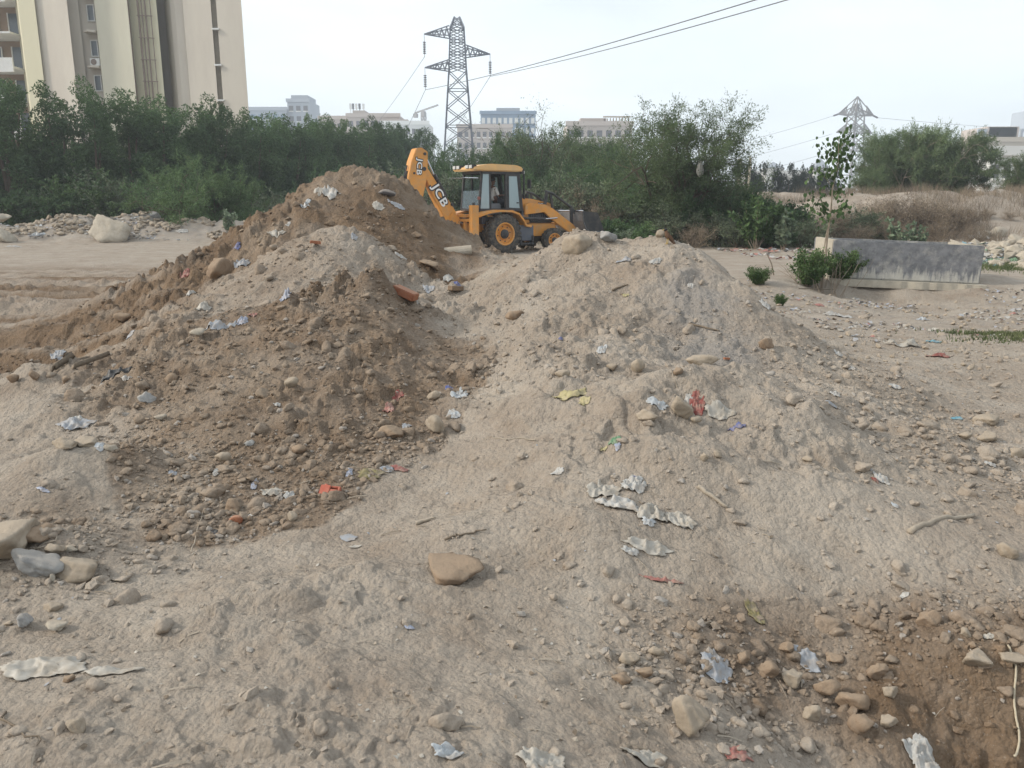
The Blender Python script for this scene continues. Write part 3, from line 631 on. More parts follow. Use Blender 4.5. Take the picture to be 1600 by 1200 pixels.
def arm(root, side, w, z, L, hgt, mat, t=.12, yo=0, down=.25):
    m = MB(); tip = (side * (w + L), 0, z + hgt * down)
    for sy in (-1, 1):
        m.beam((side * w, sy * w, z), tip, t); m.beam((side * w, sy * w, z + hgt), tip, t)
        n = 5
        for i in range(n):
            f0, f1 = i / n, (i + .5) / n
            A = Vector((side * w, sy * w, z)).lerp(Vector(tip), f0); B = Vector((side * w, sy * w, z + hgt)).lerp(Vector(tip), f1); m.beam(A, B, t * .6)
            A2 = Vector((side * w, sy * w, z)).lerp(Vector(tip), min(1, f0 + 1 / n)); m.beam(B, A2, t * .6)
    m.obj('cross_arm', mat, root); return tip
def insulator(root, tip, n=7, s=1.0):
    m = MB(); x, y, z = tip; m.tube([(x, y, z), (x, y, z - 1.1 * s)], .04, 5)
    for i in range(n): m.lathe([(.05, -i * .30 * s - 1.2 * s), (.30 * s, -i * .30 * s - 1.32 * s), (.26 * s, -i * .30 * s - 1.40 * s), (.05, -i * .30 * s - 1.36 * s)], 10, 'z', (x, y, z))
    zb = z - 1.2 * s - n * .3 * s; m.tube([(x, y, z - 1 * s), (x, y, zb - .4)], .04, 5); m.obj('insulator', M_INS, root); return (x, y, zb - .4)
D1 = 150
p1 = empty('power_pylon', (xat(718, D1), D1, 0), math.radians(4), 'dark lattice pylon with three cross arms standing above the middle trees', 'pylon')
zz = lambda y: zat(y, D1)
lattice(p1, 3.4, 0, 1.55, zz(112), 8, M_STEEL, .24); lattice(p1, 1.55, zz(112), 1.2, zz(45), 7, M_STEEL, .22); lattice(p1, 1.2, zz(45), .45, zz(27), 2, M_STEEL, .2)
tips = []
for (s, y, L, h) in ((-1, 58, 4.4, 1.6), (1, 88, 4.4, 1.7), (-1, 110, 4.4, 1.6)):
    tp_ = arm(p1, s, 1.35, zz(y), L, h, M_STEEL, .17); tips.append(insulator(p1, tp_))
D2 = 260
p2 = empty('power_pylon', (xat(1325, D2), D2, 0), math.radians(20), 'distant grey pylon with pointed top right of the thin sapling', 'pylon')
zz2 = lambda y: zat(y, D2)
lattice(p2, 4.6, 0, 2.1, zz2(236), 5, M_STEEL2, .32); lattice(p2, 2.1, zz2(236), 1.7, zz2(180), 5, M_STEEL2, .30); lattice(p2, 1.7, zz2(180), .1, zz2(151), 3, M_STEEL2, .32)
t2 = []
for y in (180, 208, 236):
    for s in (-1, 1):
        e = arm(p2, s, 1.9, zz2(y), 5.0, 2.6, M_STEEL2, .28, down=.02)
        if y == 180: m = MB(); m.beam(e, (0, 0, zz2(151)), .22); m.beam((s * 3.6, 0, zz2(180)), (0, 0, zz2(163)), .16); m.obj('peak_brace', M_STEEL2, p2); m = MB(); m.tube([e, (e[0] + s * 1.6, e[1], e[2] - .5)], .28, 6); m.obj('insulator', M_INS, p2)
        t2.append((e[0] + s * 1.6, e[2] - .5))
M_WIRE = paint('cable', (.12, .12, .13), .5)
def cable(a, b, sag, r, label, n=30, group=None):
    a = Vector(a); b = Vector(b); pts = [a.lerp(b, i / n) - Vector((0, 0, sag * 4 * (i / n) * (1 - i / n))) for i in range(n + 1)]
    m = MB(); m.tube(pts, r, 4); o = m.obj('power_cable', M_WIRE); tag(o, label, 'cable', group); return o
L1 = [p1.matrix_basis @ Vector(t) for t in tips]
cable(L1[0], (-95, 420, 22), 5, .05, 'cable from the top left arm of the dark pylon down behind the tree row')
cable(L1[2], (-75, 420, 14), 5, .05, 'cable from the lower left arm of the dark pylon down behind the tree row')
cable(L1[1], (-55, 420, 18), 5, .05, 'cable from the right arm of the dark pylon passing behind it to the left')
cable(L1[1], at(1400, -50, 60), .5, .045, 'upper long cable running from the dark pylon to the top of the sky')
cable(L1[2], at(1360, -56, 58), .6, .045, 'lower long cable running from the dark pylon to the top of the sky')
for i, (x_, z_) in enumerate(t2):
    q = p2.matrix_basis @ Vector((x_, 0, z_))
    if i % 2: cable(q, (330, 330, z_ + 2), 3, .05, ('upper', 'middle', 'lowest')[i // 2] + ' cable running from the distant pylon to the right edge')
    else: cable(q, (-30, 330 - i * 2, z_ - 10), 8, .045, ('upper', 'middle', 'lowest')[i // 2] + ' cable sagging from the distant pylon behind the large thorn tree')
D3 = 420
cr = empty('tower_crane', (xat(665, D3), D3, 0), math.radians(-25), 'tiny far tower crane above the tree row left of the dark pylon', 'crane')
lattice(cr, .9, 0, .9, zat(177, D3), 20, M_STEEL2, .3)
m = MB(); zc = zat(176, D3); m.beam((-5, 0, zc), (8.5, 0, zc + 3.2), .7); m.obj('jib', M_STEEL2, cr)
m = MB(); m.box(-5.6, -3.6, -.7, .7, zc - 2.2, zc - .3); m.obj('counterweight', M_STEEL2, cr); m = MB(); m.box(-.9, .9, -1, 1, zc - 1.8, zc + .6); m.obj('cab', M_STEEL2, cr)
# ------------------------------------------------------------ the yellow backhoe loader
M_YEL = paint('yellow_paint', (.66, .285, .05), .42, var=.18, scale=1.6, dirt=(.38, .27, .16), dirtamt=.6, bump=.05)
M_BLK = paint('black_paint', (.03, .031, .035), .5, var=.2, scale=3, dirt=(.16, .13, .10), dirtamt=.35)
M_DGR = paint('dark_grey_panel', (.085, .10, .13), .55, var=.15, scale=3, dirt=(.18, .15, .12), dirtamt=.4)
M_TYRE = paint('tyre_rubber', (.035, .034, .034), .85, var=.2, scale=4, dirt=(.20, .165, .125), dirtamt=.75, bump=.2)
M_CHROME = paint('piston_rod', (.55, .56, .58), .25, metal=1, var=.05)
M_ROOF = paint('faded_roof_paint', (.68, .42, .17), .5, var=.1, scale=2, dirt=(.45, .36, .25), dirtamt=.4)
M_BUCKET = paint('worn_bucket_steel', (.30, .31, .33), .45, metal=.5, var=.2, scale=2.5, dirt=(.16, .13, .10), dirtamt=.5)
M_WHT = paint('lettering_white', (.78, .78, .76), .5, var=.05)
M_LAMP = paint('lamp_glass', (.55, .55, .53), .15, spec=.6)
M_SEAT = paint('seat_cloth', (.22, .22, .23), .8)
def glass_mat(name, tint, f=.35, refl=(.50, .60, .66)):
    m, t, b = newmat(name)
    b.inputs['Base Color'].default_value = (*tint, 1); b.inputs['Roughness'].default_value = .12; b.inputs['Specular IOR Level'].default_value = .8
    tr = t.nodes.new('ShaderNodeBsdfTransparent'); tr.inputs[0].default_value = (.75, .82, .84, 1); ms = t.nodes.new('ShaderNodeMixShader'); ms.inputs[0].default_value = f
    t.links.new(tr.outputs[0], ms.inputs[1]); t.links.new(b.outputs[0], ms.inputs[2]); t.links.new(ms.outputs[0], [x for x in t.nodes if x.type == 'OUTPUT_MATERIAL'][0].inputs[0]); return m
M_CGL = glass_mat('cab_glass', (.26, .34, .40), .38); M_CGL2 = glass_mat('pale_cab_glass', (.40, .52, .56), .72)  # second glass is paler blue and more opaque
YAW = math.radians(33); DW = 27.5
ex = empty('backhoe_loader', (0, 0, 0), YAW, 'yellow backhoe loader with folded rear arm parked behind the dirt heaps', 'digger')
# near rear wheel hub stands at pixel 788
rear_near = Vector((xat(787, DW), DW, 0)); off = Matrix.Rotation(YAW, 3, 'Z') @ Vector((0, -1.0, 0)); ex.location = rear_near - off; GZX = .0
ex.location.z = max(0, h1(rear_near.x, rear_near.y)) - .03
def wheel(x, y, R, w, side, lugs=22, hubr=.5, steer=0, nm='wheel'):
    m = MB(); hw = w / 2
    m.lathe([(R * .56, -hw), (R * .72, -hw * 1.06), (R * .90, -hw * .98), (R * .955, -hw * .75), (R * .965, 0), (R * .955, hw * .75), (R * .90, hw * .98), (R * .72, hw * 1.06), (R * .56, hw)], 36, 'y')
    t = m.obj('wheel', M_TYRE, ex, smooth=True, loc=(x, y, R)); t.rotation_euler = (0, 0, steer)
    lg = MB()
    for i in range(lugs):
        a = 2 * math.pi * i / lugs
        for s in (-1, 1):
            aa = a + (math.pi / lugs if s > 0 else 0); da = .16 / R * .62; p = []
            for (ang, yy, r0, r1) in ((aa, s * hw * 1.0, .86, .985), (aa + da * 1.5, s * hw * .04, .955, 1.0)):
                for dd in (-.035 / R, .035 / R):
                    for rr in (r0, r1): p.append((math.cos(ang + dd) * R * rr, yy, math.sin(ang + dd) * R * rr))
            lg.add(p, [(0, 1, 3, 2), (4, 6, 7, 5), (0, 4, 5, 1), (2, 3, 7, 6), (1, 5, 7, 3), (0, 2, 6, 4)])
    lg.obj('tread', M_TYRE, t)
    rm = MB(); o = side * hw
    rm.lathe([(R * .575, o * 1.0), (R * .55, o * 1.06), (R * .50, o * 1.0), (R * .47, o * .55), (R * .30, o * .5), (R * .27, o * .75), (R * .0, o * .75)], 30, 'y'); rm.obj('rim', M_YEL, t, smooth=False)
    hb = MB(); hb.lathe([(R * .24, o * .74), (R * .23, o * .95), (R * .12, o * 1.05), (R * .0, o * 1.08)], 20, 'y'); hb.obj('hub', M_BLK, t)
    bl = MB()
    for i in range(8):
        a = 2 * math.pi * i / 8 + .2; bl.tube([(math.cos(a) * R * .375, o * .45, math.sin(a) * R * .375), (math.cos(a) * R * .375, o * .62, math.sin(a) * R * .375)], .022, 6)
    bl.obj('wheel_nut', M_BLK, t); return t
wheel(0, -.88, .67, .44, -1); wheel(0, .88, .67, .44, 1)
wheel(2.17, -.84, .42, .30, -1, 18, steer=math.radians(-10)); wheel(2.17, .84, .42, .30, 1, 18, steer=math.radians(-10))
# chassis, axle, engine bay
m = MB(); m.prism([(-1.15, .72), (.4, .72), (.7, .58), (2.62, .58), (2.62, 1.0), (1.2, 1.02), (-1.15, 1.02)], -.36, .36); m.obj('chassis', M_YEL, ex, bevel=.015)
m = MB(); m.prism([(1.35, .55), (2.5, .55), (2.5, .98), (1.35, .98)], -.52, -.365); m.obj('side_plate', M_YEL, ex, bevel=.015)
m = MB(); m.tube([(0, -.66, .67), (0, .66, .67)], .15, 10); m.obj('rear_axle', M_BLK, ex); m = MB(); m.tube([(2.17, -.7, .42), (2.17, .7, .42)], .09, 8); m.box(2.0, 2.34, -.25, .25, .36, .6); m.obj('front_axle', M_BLK, ex)
m = MB(); m.prism([(1.02, 1.42), (1.02, 1.86), (1.5, 1.84), (2.3, 1.70), (2.42, 1.60), (2.44, 1.38)], -.46, .46); m.obj('bonnet', M_YEL, ex, bevel=.03)
m = MB(); m.prism([(1.02, 1.02), (2.42, 1.0), (2.42, 1.39), (1.02, 1.41)], -.42, .42); m.obj('engine_bay', M_BLK, ex, bevel=.02)
m = MB()
for k in range(7): m.box(1.5 + k * .09, 1.55 + k * .09, -.44, -.425, 1.08, 1.34)
m.obj('cooling_grille', M_DGR, ex)
m = MB(); m.prism([(1.05, 1.02), (1.4, 1.02), (1.32, 1.36), (1.05, 1.38)], -.5, -.43); m.obj('engine_cover', M_YEL, ex, bevel=.01)
m = MB(); m.box(1.12, 1.32, -.34, -.1, 1.85, 2.0); m.box(1.45, 1.7, .0, .28, 1.83, 1.97); m.box(1.4, 1.5, -.3, -.2, 1.84, 2.02); m.obj('air_intake', M_BLK, ex, bevel=.02)
m = MB(); m.tube([(1.2, -.42, 1.7), (1.2, -.42, 2.75), (1.16, -.42, 2.86)], .036, 8); m.obj('exhaust_stack', M_BLK, ex)
m = MB(); m.box(.58, 1.25, -.98, -.5, .42, .95); m.obj('tool_box', M_DGR, ex, bevel=.03)
m = MB(); m.box(.66, 1.22, -1.04, -.98, .30, .36); m.box(.66, .72, -1.03, -.99, .3, .6); m.box(1.16, 1.22, -1.03, -.99, .3, .6); m.obj('step', M_BLK, ex)
m = MB(); m.box(.58, 1.25, .5, .98, .42, .95); m.obj('fuel_tank', M_DGR, ex, bevel=.03)
# rear fenders: arcs over the big wheels
for s in (-1, 1):
    m = MB(); pts = []
    for k in range(13):
        a = math.radians(168 - k * 11.5); pts.append((math.cos(a) * .84 + .02, .67 + math.sin(a) * (.72 if a > 1.2 else .74)))
    pts = [(-1.05, 1.30), (-.62, 1.42), (-.2, 1.47), (.3, 1.46), (.6, 1.36), (.82, 1.12), (.9, .98), (1.12, .95)]
    outer = pts; inner = [(x_ * .97 + .0, z_ - .075) for x_, z_ in pts]
    m.prism(outer + inner[::-1], s * 1.08, s * .62); m.obj('fender', M_YEL, ex, bevel=.01)
    m = MB(); m.prism([(.58, 1.3), (1.0, 1.3), (1.0, .98), (.84, .98)], s * .72, s * .64); m.obj('lower_cab_panel', M_DGR, ex)
# cab
CY = .62
m = MB(); m.prism([(-.62, 1.24), (1.0, 1.2), (1.0, 1.0), (-.62, 1.0)], -.6, .6); m.obj('cab_floor', M_DGR, ex)
for s in (-1, 1):
    y0, y1 = s * CY, s * (CY - .07)
    for nm, a, b_, w_ in (('rear_pillar', (-.72, 1.45), (-.60, 2.72), .07), ('rear_quarter_pillar', (-.28, 1.45), (-.30, 2.72), .055), ('door_pillar', (.36, 1.42), (.34, 2.72), .09), ('front_pillar', (1.02, 1.30), (.86, 2.72), .08)):
        m = MB(); m.beam((a[0], (y0 + y1) / 2, a[1]), (b_[0], (y0 + y1) / 2, b_[1]), w_, .07); m.obj(nm, M_BLK, ex)
    m = MB(); m.beam((-.66, (y0 + y1) / 2, 2.68), (.9, (y0 + y1) / 2, 2.68), .07, .08); m.beam((-.74, (y0 + y1) / 2, 1.47), (1.02, (y0 + y1) / 2, 1.47), .07, .08); m.obj('side_rail', M_BLK, ex)
    m = MB(); m.add([(-.69, s * .6, 1.5), (-.30, s * .6, 1.5), (-.33, s * .6, 2.66), (-.58, s * .6, 2.66)], [(0, 1, 2, 3)]); m.obj('rear_quarter_window', M_CGL2 if s < 0 else M_CGL, ex)
    if s > 0: m = MB(); m.add([(-.27, s * .6, 1.5), (.32, s * .6, 1.5), (.31, s * .6, 2.66), (-.29, s * .6, 2.66)], [(0, 1, 2, 3)]); m.obj('side_window', M_CGL, ex)
    # door: dark frame with a bright pale-blue pane, handle
    m = MB(); m.add([(.40, s * .63, 1.46), (.96, s * .63, 1.42), (.82, s * .63, 2.66), (.38, s * .63, 2.66), (.46, s * .63, 1.54), (.885, s * .63, 1.52), (.765, s * .63, 2.58), (.45, s * .63, 2.58)],
                    [(0, 1, 5, 4), (1, 2, 6, 5), (2, 3, 7, 6), (3, 0, 4, 7)])
    dr = m.obj('door', M_BLK, ex); so = dr.modifiers.new('thickness', 'SOLIDIFY'); so.thickness = .03
    m = MB(); m.add([(.46, s * .632, 1.54), (.885, s * .632, 1.52), (.765, s * .632, 2.58), (.45, s * .632, 2.58)], [(0, 1, 2, 3)]); m.obj('door_glass', M_CGL2, dr)
    m = MB(); m.box(.76, .84, s * .64 - .015, s * .64 + .015, 1.68, 1.72); m.obj('door_handle', M_BLK, dr)
for x0, x1, nm in ((-.74, -.62, 'rear'), (1.03, .87, 'front')):
    m = MB(); m.beam((x0 + .01, -.58, 1.47), (x0 + .01, .58, 1.47), .06, .07); m.beam((x1, -.58, 2.69), (x1, .58, 2.69), .06, .07)
    if nm == 'rear': pass
    m.obj(nm + '_cross_rail', M_BLK, ex)
m = MB(); m.add([(1.02, -.57, 1.5), (1.02, .57, 1.5), (.87, .57, 2.66), (.87, -.57, 2.66)], [(0, 1, 2, 3)]); m.obj('windscreen', M_CGL, ex)
m = MB(); m.add([(-.735, -.55, 1.5), (-.735, .55, 1.5), (-.68, .55, 2.1), (-.68, -.55, 2.1)], [(0, 1, 2, 3)]); m.obj('rear_lower_window', M_CGL, ex)
m = MB(); m.box(-1.22, -.62, -.52, .52, 2.50, 2.525); rw = m.obj('raised_rear_window', M_CHROME, ex); rw.rotation_euler = (0, math.radians(0), 0)
m = MB(); m.prism([(-.98, 2.74), (-.98, 2.84), (-.75, 2.90), (-.3, 2.97), (.72, 2.95), (.98, 2.88), (1.0, 2.76), (.8, 2.73)], -.70, .70); m.obj('roof', M_ROOF, ex, bevel=.035)
for y_ in (-.55, -.30, .30, .55):
    m = MB(); m.box(-1.00, -.82, y_ - .10, y_ + .10, 2.80, 2.93); l = m.obj('work_lamp', M_BLK, ex, bevel=.02); m = MB(); m.box(-1.025, -1.001, y_ - .085, y_ + .085, 2.815, 2.915); m.obj('lens', M_LAMP, l)
for y_ in (-.5, .5):
    m = MB(); m.box(.97, 1.1, y_ - .1, y_ + .1, 2.66, 2.78); l = m.obj('front_lamp', M_BLK, ex, bevel=.02); m = MB(); m.box(1.101, 1.12, y_ - .085, y_ + .085, 2.675, 2.765); m.obj('lens', M_LAMP, l)
m = MB(); m.box(-.1, .38, -.25, .25, 1.3, 1.68); m.box(-.15, -.0, -.24, .24, 1.68, 2.25); m.obj('seat', M_SEAT, ex, bevel=.04)
m = MB(); m.tube([(.85, 0, 1.3), (.68, 0, 1.95)], .04, 8); m.tube([(.66 + .06 * math.cos(a * .524), .19 * math.sin(a * .524), 1.95 + .17 * math.cos(a * .524)) for a in range(13)], .015, 6); m.box(.75, .95, -.3, .3, 1.3, 1.85); m.obj('steering_column', M_BLK, ex)
for y_ in (-.2, .1): m = MB(); m.tube([(-.5, y_, 1.25), (-.45, y_, 1.9)], .018, 6); m.box(-.48, -.42, y_ - .03, y_ + .03, 1.9, 1.98); m.obj('control_lever', M_BLK, ex)
m = MB(); m.tube([(1.0, -.66, 2.3), (1.12, -.85, 2.35)], .012, 5); m.box(1.09, 1.13, -.98, -.80, 2.18, 2.48); m.obj('mirror', M_BLK, ex)
m = MB(); m.tube([(-.68, -.64, 1.85), (-.8, -.75, 1.85)], .012, 5); m.box(-.86, -.80, -.82, -.73, 1.80, 1.90); m.obj('tail_lamp', paint('red_lamp', (.22, .05, .04), .4, dirt=(.3, .22, .15)), ex)
# rear frame, platform and stabilisers
m = MB(); m.box(-1.30, -.66, -.66, .66, 1.22, 1.32); m.obj('rear_platform', M_YEL, ex, bevel=.015)
m = MB(); m.box(-1.27, -1.15, -1.06, 1.06, 1.08, 1.18); m.box(-1.27, -1.15, -1.06, 1.06, .50, .60); m.obj('rear_frame', M_YEL, ex, bevel=.012)
m = MB()
for y_ in (-.5, 0, .5): m.box(-1.25, -1.17, y_ - .05, y_ + .05, .60, 1.08)
m.obj('frame_upright', M_YEL, ex)
for s in (-1, 1):
    m = MB(); m.box(-1.32, -1.06, s * 1.16, s * .94, .38, 1.62); st = m.obj('stabiliser_leg', M_YEL, ex, bevel=.015)
    m = MB(); m.box(-1.26, -1.12, s * 1.11, s * .99, .12, .38); m.obj('stabiliser_ram', M_BLK, st); m = MB(); m.box(-1.38, -1.0, s * 1.24, s * .88, .06, .13); m.obj('stabiliser_foot', M_BLK, st, bevel=.01)
    m = MB(); m.tube([(-1.19, s * 1.05, 1.62), (-1.19, s * 1.05, 1.70)], .05, 8); m.obj('cap', M_BLK, st)
m = MB()
for k in range(5): y_ = -.35 + k * .13; m.tube([(-1.3, y_, .9), (-1.55, y_ * .6, 1.05), (-1.75, y_ * .4, 1.25)], .022, 6)
m.obj('hydraulic_hose', M_BLK, ex)
# slewing post and the folded digging arm, one plane a little behind the machine
AY = -.12
post = MB(); post.prism([(-1.280, 0.600), (-1.596, 0.550), (-1.682, 0.800), (-1.682, 1.300), (-1.579, 1.404), (-1.280, 1.200)], AY - .17, AY + .17); post.obj('slew_post', M_YEL, ex, bevel=.02)
def plate(name, pl, hw, mat, parent, bev=.018): m = MB(); m.prism(pl, AY - hw, AY + hw); return m.obj(name, mat, parent, bevel=bev)
boom = plate('boom', [(-1.493, 0.820), (-1.380, 1.020), (-1.420, 1.404), (-1.596, 1.665), (-1.880, 2.031), (-2.181, 2.431), (-2.439, 2.796), (-2.594, 2.883), (-2.714, 2.796), (-2.663, 2.640), (-2.456, 2.344), (-2.267, 1.926), (-1.975, 1.404), (-1.734, 0.980), (-1.596, 0.800)], .15, M_YEL, ex)
dip = plate('dipper_arm', [(-3.041, 1.100), (-2.800, 1.080), (-2.663, 1.822), (-2.525, 2.344), (-2.456, 2.762), (-2.439, 3.301), (-2.663, 3.423), (-2.852, 3.388), (-3.024, 2.997), (-3.144, 2.518), (-3.127, 1.822)], .185, M_YEL, ex)
for (x_, z_, r_) in ((-2.594, 2.762, .065), (-2.559, 3.231, .05), (-2.955, 2.622, .035), (-2.095, 2.414, .04), (-1.579, 1.648, .05), (-1.56, .98, .06)):
    m = MB(); m.tube([(x_, AY - .215, z_), (x_, AY + .215, z_)], r_, 12); m.obj('pivot_pin', M_BLK, ex)
m = MB(); m.tube([(-2.508, AY - .02, 3.284), (-2.164, AY - .02, 2.588)], .035, 8); m.obj('dipper_ram_rod', M_CHROME, ex)
m = MB(); m.tube([(-2.164, AY - .02, 2.605), (-1.734, AY - .02, 1.909)], .07, 10); m.obj('dipper_ram', M_BLK, ex)
m = MB(); m.tube([(-2.164, AY + .1, 2.640), (-1.751, AY + .1, 1.996), (-1.493, AY + .1, 1.474)], .02, 6); m.tube([(-3.110, AY, 2.866), (-3.265, AY, 2.344), (-3.230, AY, 1.822)], .025, 6); m.obj('arm_hose', M_BLK, ex)
m = MB(); m.tube([(-3.127, AY, 2.692), (-3.213, AY, 1.822)], .055, 8); m.obj('bucket_ram', M_BLK, ex)
m = MB(); m.tube([(-1.631, AY, 1.000), (-1.940, AY, 1.648)], .06, 8); m.obj('boom_ram', M_BLK, ex)
bk = MB(); bk.prism([(-3.041, 1.150), (-2.783, 1.150), (-2.568, 0.850), (-2.611, 0.400), (-2.869, 0.200), (-3.041, 0.350)], AY - .3, AY + .3); bk.obj('digging_bucket', M_BLK, ex, bevel=.02)
# loader arms, rams, linkage and front bucket
for s in (-1, 1):
    y0, y1 = s * .66, s * .56
    m = MB(); m.prism([(1.10, 1.30), (1.12, 1.62), (1.3, 1.70), (1.98, 1.64), (2.30, 1.50), (3.22, .93), (3.36, .78), (3.30, .62), (3.14, .60), (2.25, 1.12), (2.0, 1.32), (1.9, 1.38)], y0, y1); la = m.obj('loader_arm', M_YEL, ex, bevel=.012)
    m = MB(); m.tube([(.95, s * .73, 1.18), (1.9, s * .73, 1.15)], .05, 10); m.obj('lift_ram', M_BLK, ex)
    m = MB(); m.tube([(1.9, s * .73, 1.15), (2.42, s * .73, 1.18)], .028, 8); m.obj('lift_ram_rod', M_CHROME, ex)
    m = MB(); m.beam((1.95, s * .61, 1.58), (2.06, s * .61, 2.10), .07, .10); m.beam((2.20, s * .61, 2.04), (2.3, s * .61, 1.5), .06, .08); m.obj('lever_link', M_BLK, ex)
    m = MB(); m.tube([(1.98, s * .61, 2.10), (2.3, s * .61, 2.02), (3.12, s * .61, 1.55)], .045, 8); m.obj('tilt_ram', M_BLK, ex)
    m = MB(); m.beam((3.12, s * .61, 1.60), (3.16, s * .61, .95), .06, .11); m.beam((3.16, s * .61, 1.5), (3.62, s * .61, 1.02), .06, .10); m.beam((3.62, s * .61, 1.5), (3.5, s * .61, .95), .06, .09); m.obj('bucket_link', M_BLK, ex)
bw = 1.12
prof = [(3.28, 1.42), (3.26, 1.40), (3.30, 1.05), (3.42, .78), (3.62, .68), (4.30, .66)]
m = MB(); inner = [(x_ + .03, z_ + (.03 if i > 2 else 0)) for i, (x_, z_) in enumerate(prof)]
m.prism(prof + inner[::-1], -bw, bw); bkt = m.obj('loader_bucket', M_BUCKET, ex)
for s in (-1, 1):
    m = MB(); m.prism([(3.28, 1.42), (3.26, 1.40), (3.30, 1.05), (3.42, .78), (3.62, .68), (4.30, .66), (3.95, 1.36)], s * bw, s * (bw - .03)); m.obj('bucket_side', M_BLK if s < 0 else M_BUCKET, bkt)
m = MB(); m.box(3.24, 3.95, -bw, -bw + .001, 1.40, 1.41)
for k in range(7):
    y_ = -1.0 + k * .333; q = MB(); q.prism([(4.28, .64), (4.28, .70), (4.46, .66)], y_ - .04, y_ + .04); q.obj('bucket_tooth', M_BUCKET, bkt)
m = MB(); m.tube([(3.27, -bw, 1.42), (3.27, bw, 1.42)], .03, 6); m.obj('bucket_rim', M_CHROME, bkt)
m = MB(); m.tube([(3.0, -.6, .95), (3.0, .6, .95)], .06, 8); m.obj('cross_tube', M_YEL, ex)
# lettering JCB: white block letters on black plate lettering, raised a little
def letters(txt, size, x_, z_, ang, y_, parent, flip=False):
    for k, (mt, off_, ofs) in enumerate(((M_BLK, .13, 0.0), (M_WHT, .02, -.007))):
        cu = bpy.data.curves.new('lettering', 'FONT'); cu.body = txt; cu.size = size; cu.align_x = 'CENTER'; cu.align_y = 'CENTER'; cu.extrude = .003; cu.offset = off_ * size * .8; cu.space_character = 1.08
        o = bpy.data.objects.new('lettering', cu); COL.objects.link(o)
        dg = bpy.context.evaluated_depsgraph_get(); me = bpy.data.meshes.new_from_object(o.evaluated_get(dg)); bpy.data.objects.remove(o)
        me.materials.clear(); me.materials.append(mt)
        ob = link('lettering' if k else 'lettering_outline', me, parent); ob.matrix_basis = Matrix.Translation((x_, y_ + ofs - .004, z_)) @ Matrix.Rotation(-ang, 4, 'Y') @ Matrix.Rotation(math.pi / 2, 4, 'X') @ Matrix.Scale(1.25, 4, (1, 0, 0))
letters('JCB', .38, -2.02, 1.93, math.radians(-60), AY - .154, boom)
letters('JCB', .25, -2.77, 2.82, math.radians(-97), AY - .189, dip)
letters('JCB', .17, 1.95, 1.62, math.radians(-4), -.464, ex)
# driver
M_SKIN = paint('brown_skin', (.16, .085, .055), .6); M_SHIRT = paint('white_shirt', (.62, .62, .60), .85, var=.1, scale=8); M_HAIR = paint('black_hair', (.015, .013, .012), .6); M_TROUS = paint('dark_trousers', (.05, .05, .06), .9)
def skin_body(name, nodes, edges, mat, parent=None, root=0, sub=2):
    me = bpy.data.meshes.new(name); me.from_pydata([n_[0] for n_ in nodes], edges, []); o = link(name, me, parent); me.materials.append(mat)
    sk = o.modifiers.new('skin', 'SKIN'); me.skin_vertices[0].data[root].use_root = True
    for i, n_ in enumerate(nodes): r_ = n_[1]; me.skin_vertices[0].data[i].radius = r_ if isinstance(r_, tuple) else (r_, r_)
    sb = o.modifiers.new('sub', 'SUBSURF'); sb.levels = sub; sb.render_levels = sub
    dg = bpy.context.evaluated_depsgraph_get(); m2 = bpy.data.meshes.new_from_object(o.evaluated_get(dg)); o.modifiers.clear(); o.data = m2
    m2.polygons.foreach_set('use_smooth', [True] * len(m2.polygons)); m2.materials.clear(); m2.materials.append(mat); return o
SX, SZ = .18, 1.70
drv = empty('person', ex.matrix_basis @ Vector((SX, 0, SZ)), YAW, 'driver in white shirt with short dark hair seated in the digger cab', 'person')
body = [((0, 0, .06), (.13, .16)), ((-.02, 0, .25), (.11, .15)), ((-.01, 0, .46), (.11, .18)), ((0, 0, .56), (.05, .06)), ((.02, 0, .62), (.05, .05)), ((.03, 0, .72), (.085, .08)), ((.03, 0, .80), (.075, .07)),
        ((0, -.2, .47), .055), ((.08, -.27, .24), .042), ((.32, -.2, .26), .032), ((.42, -.17, .28), .03), ((0, .2, .47), .055), ((.08, .27, .24), .042), ((.32, .2, .26), .032), ((.42, .17, .28), .03),
        ((.2, -.11, .05), .085), ((.45, -.13, .04), .065), ((.50, -.13, -.34), .045), ((.6, -.13, -.38), .04), ((.2, .11, .05), .085), ((.45, .13, .04), .065), ((.50, .13, -.34), .045), ((.6, .13, -.38), .04)]
ed = [(0, 1), (1, 2), (2, 3), (3, 4), (4, 5), (5, 6), (2, 7), (7, 8), (8, 9), (9, 10), (2, 11), (11, 12), (12, 13), (13, 14), (0, 15), (15, 16), (16, 17), (17, 18), (0, 19), (19, 20), (20, 21), (21, 22)]
skin_body('body', body, ed, M_SKIN, drv)
skin_body('shirt', [(p_, (r_[0] + .012, r_[1] + .012) if isinstance(r_, tuple) else r_ + .012) for p_, r_ in [body[0], body[1], body[2], ((0, 0, .52), (.07, .09)), body[7], body[8], body[11], body[12]]], [(0, 1), (1, 2), (2, 3), (2, 4), (4, 5), (2, 6), (6, 7)], M_SHIRT, drv)
skin_body('trousers', [(p_, (r_[0] + .012, r_[1] + .012) if isinstance(r_, tuple) else r_ + .012) for p_, r_ in [body[0], body[15], body[16], body[17], body[19], body[20], body[21]]], [(0, 1), (1, 2), (2, 3), (0, 4), (4, 5), (5, 6)], M_TROUS, drv)
v, f = rockv(5, 3, 0, .05, (.095, .088, .085)); v = v + np.array([.015, 0, .79]); v[:, 0] -= .01 * (v[:, 2] < .78); link('hair', mesh('hair', v, f, M_HAIR, True), drv)
v, f = rockv(6, 2, 0, 0, (.018, .014, .02)); link('nose', mesh('nose', v + np.array([.115, 0, .73]), f, M_SKIN, True), drv)
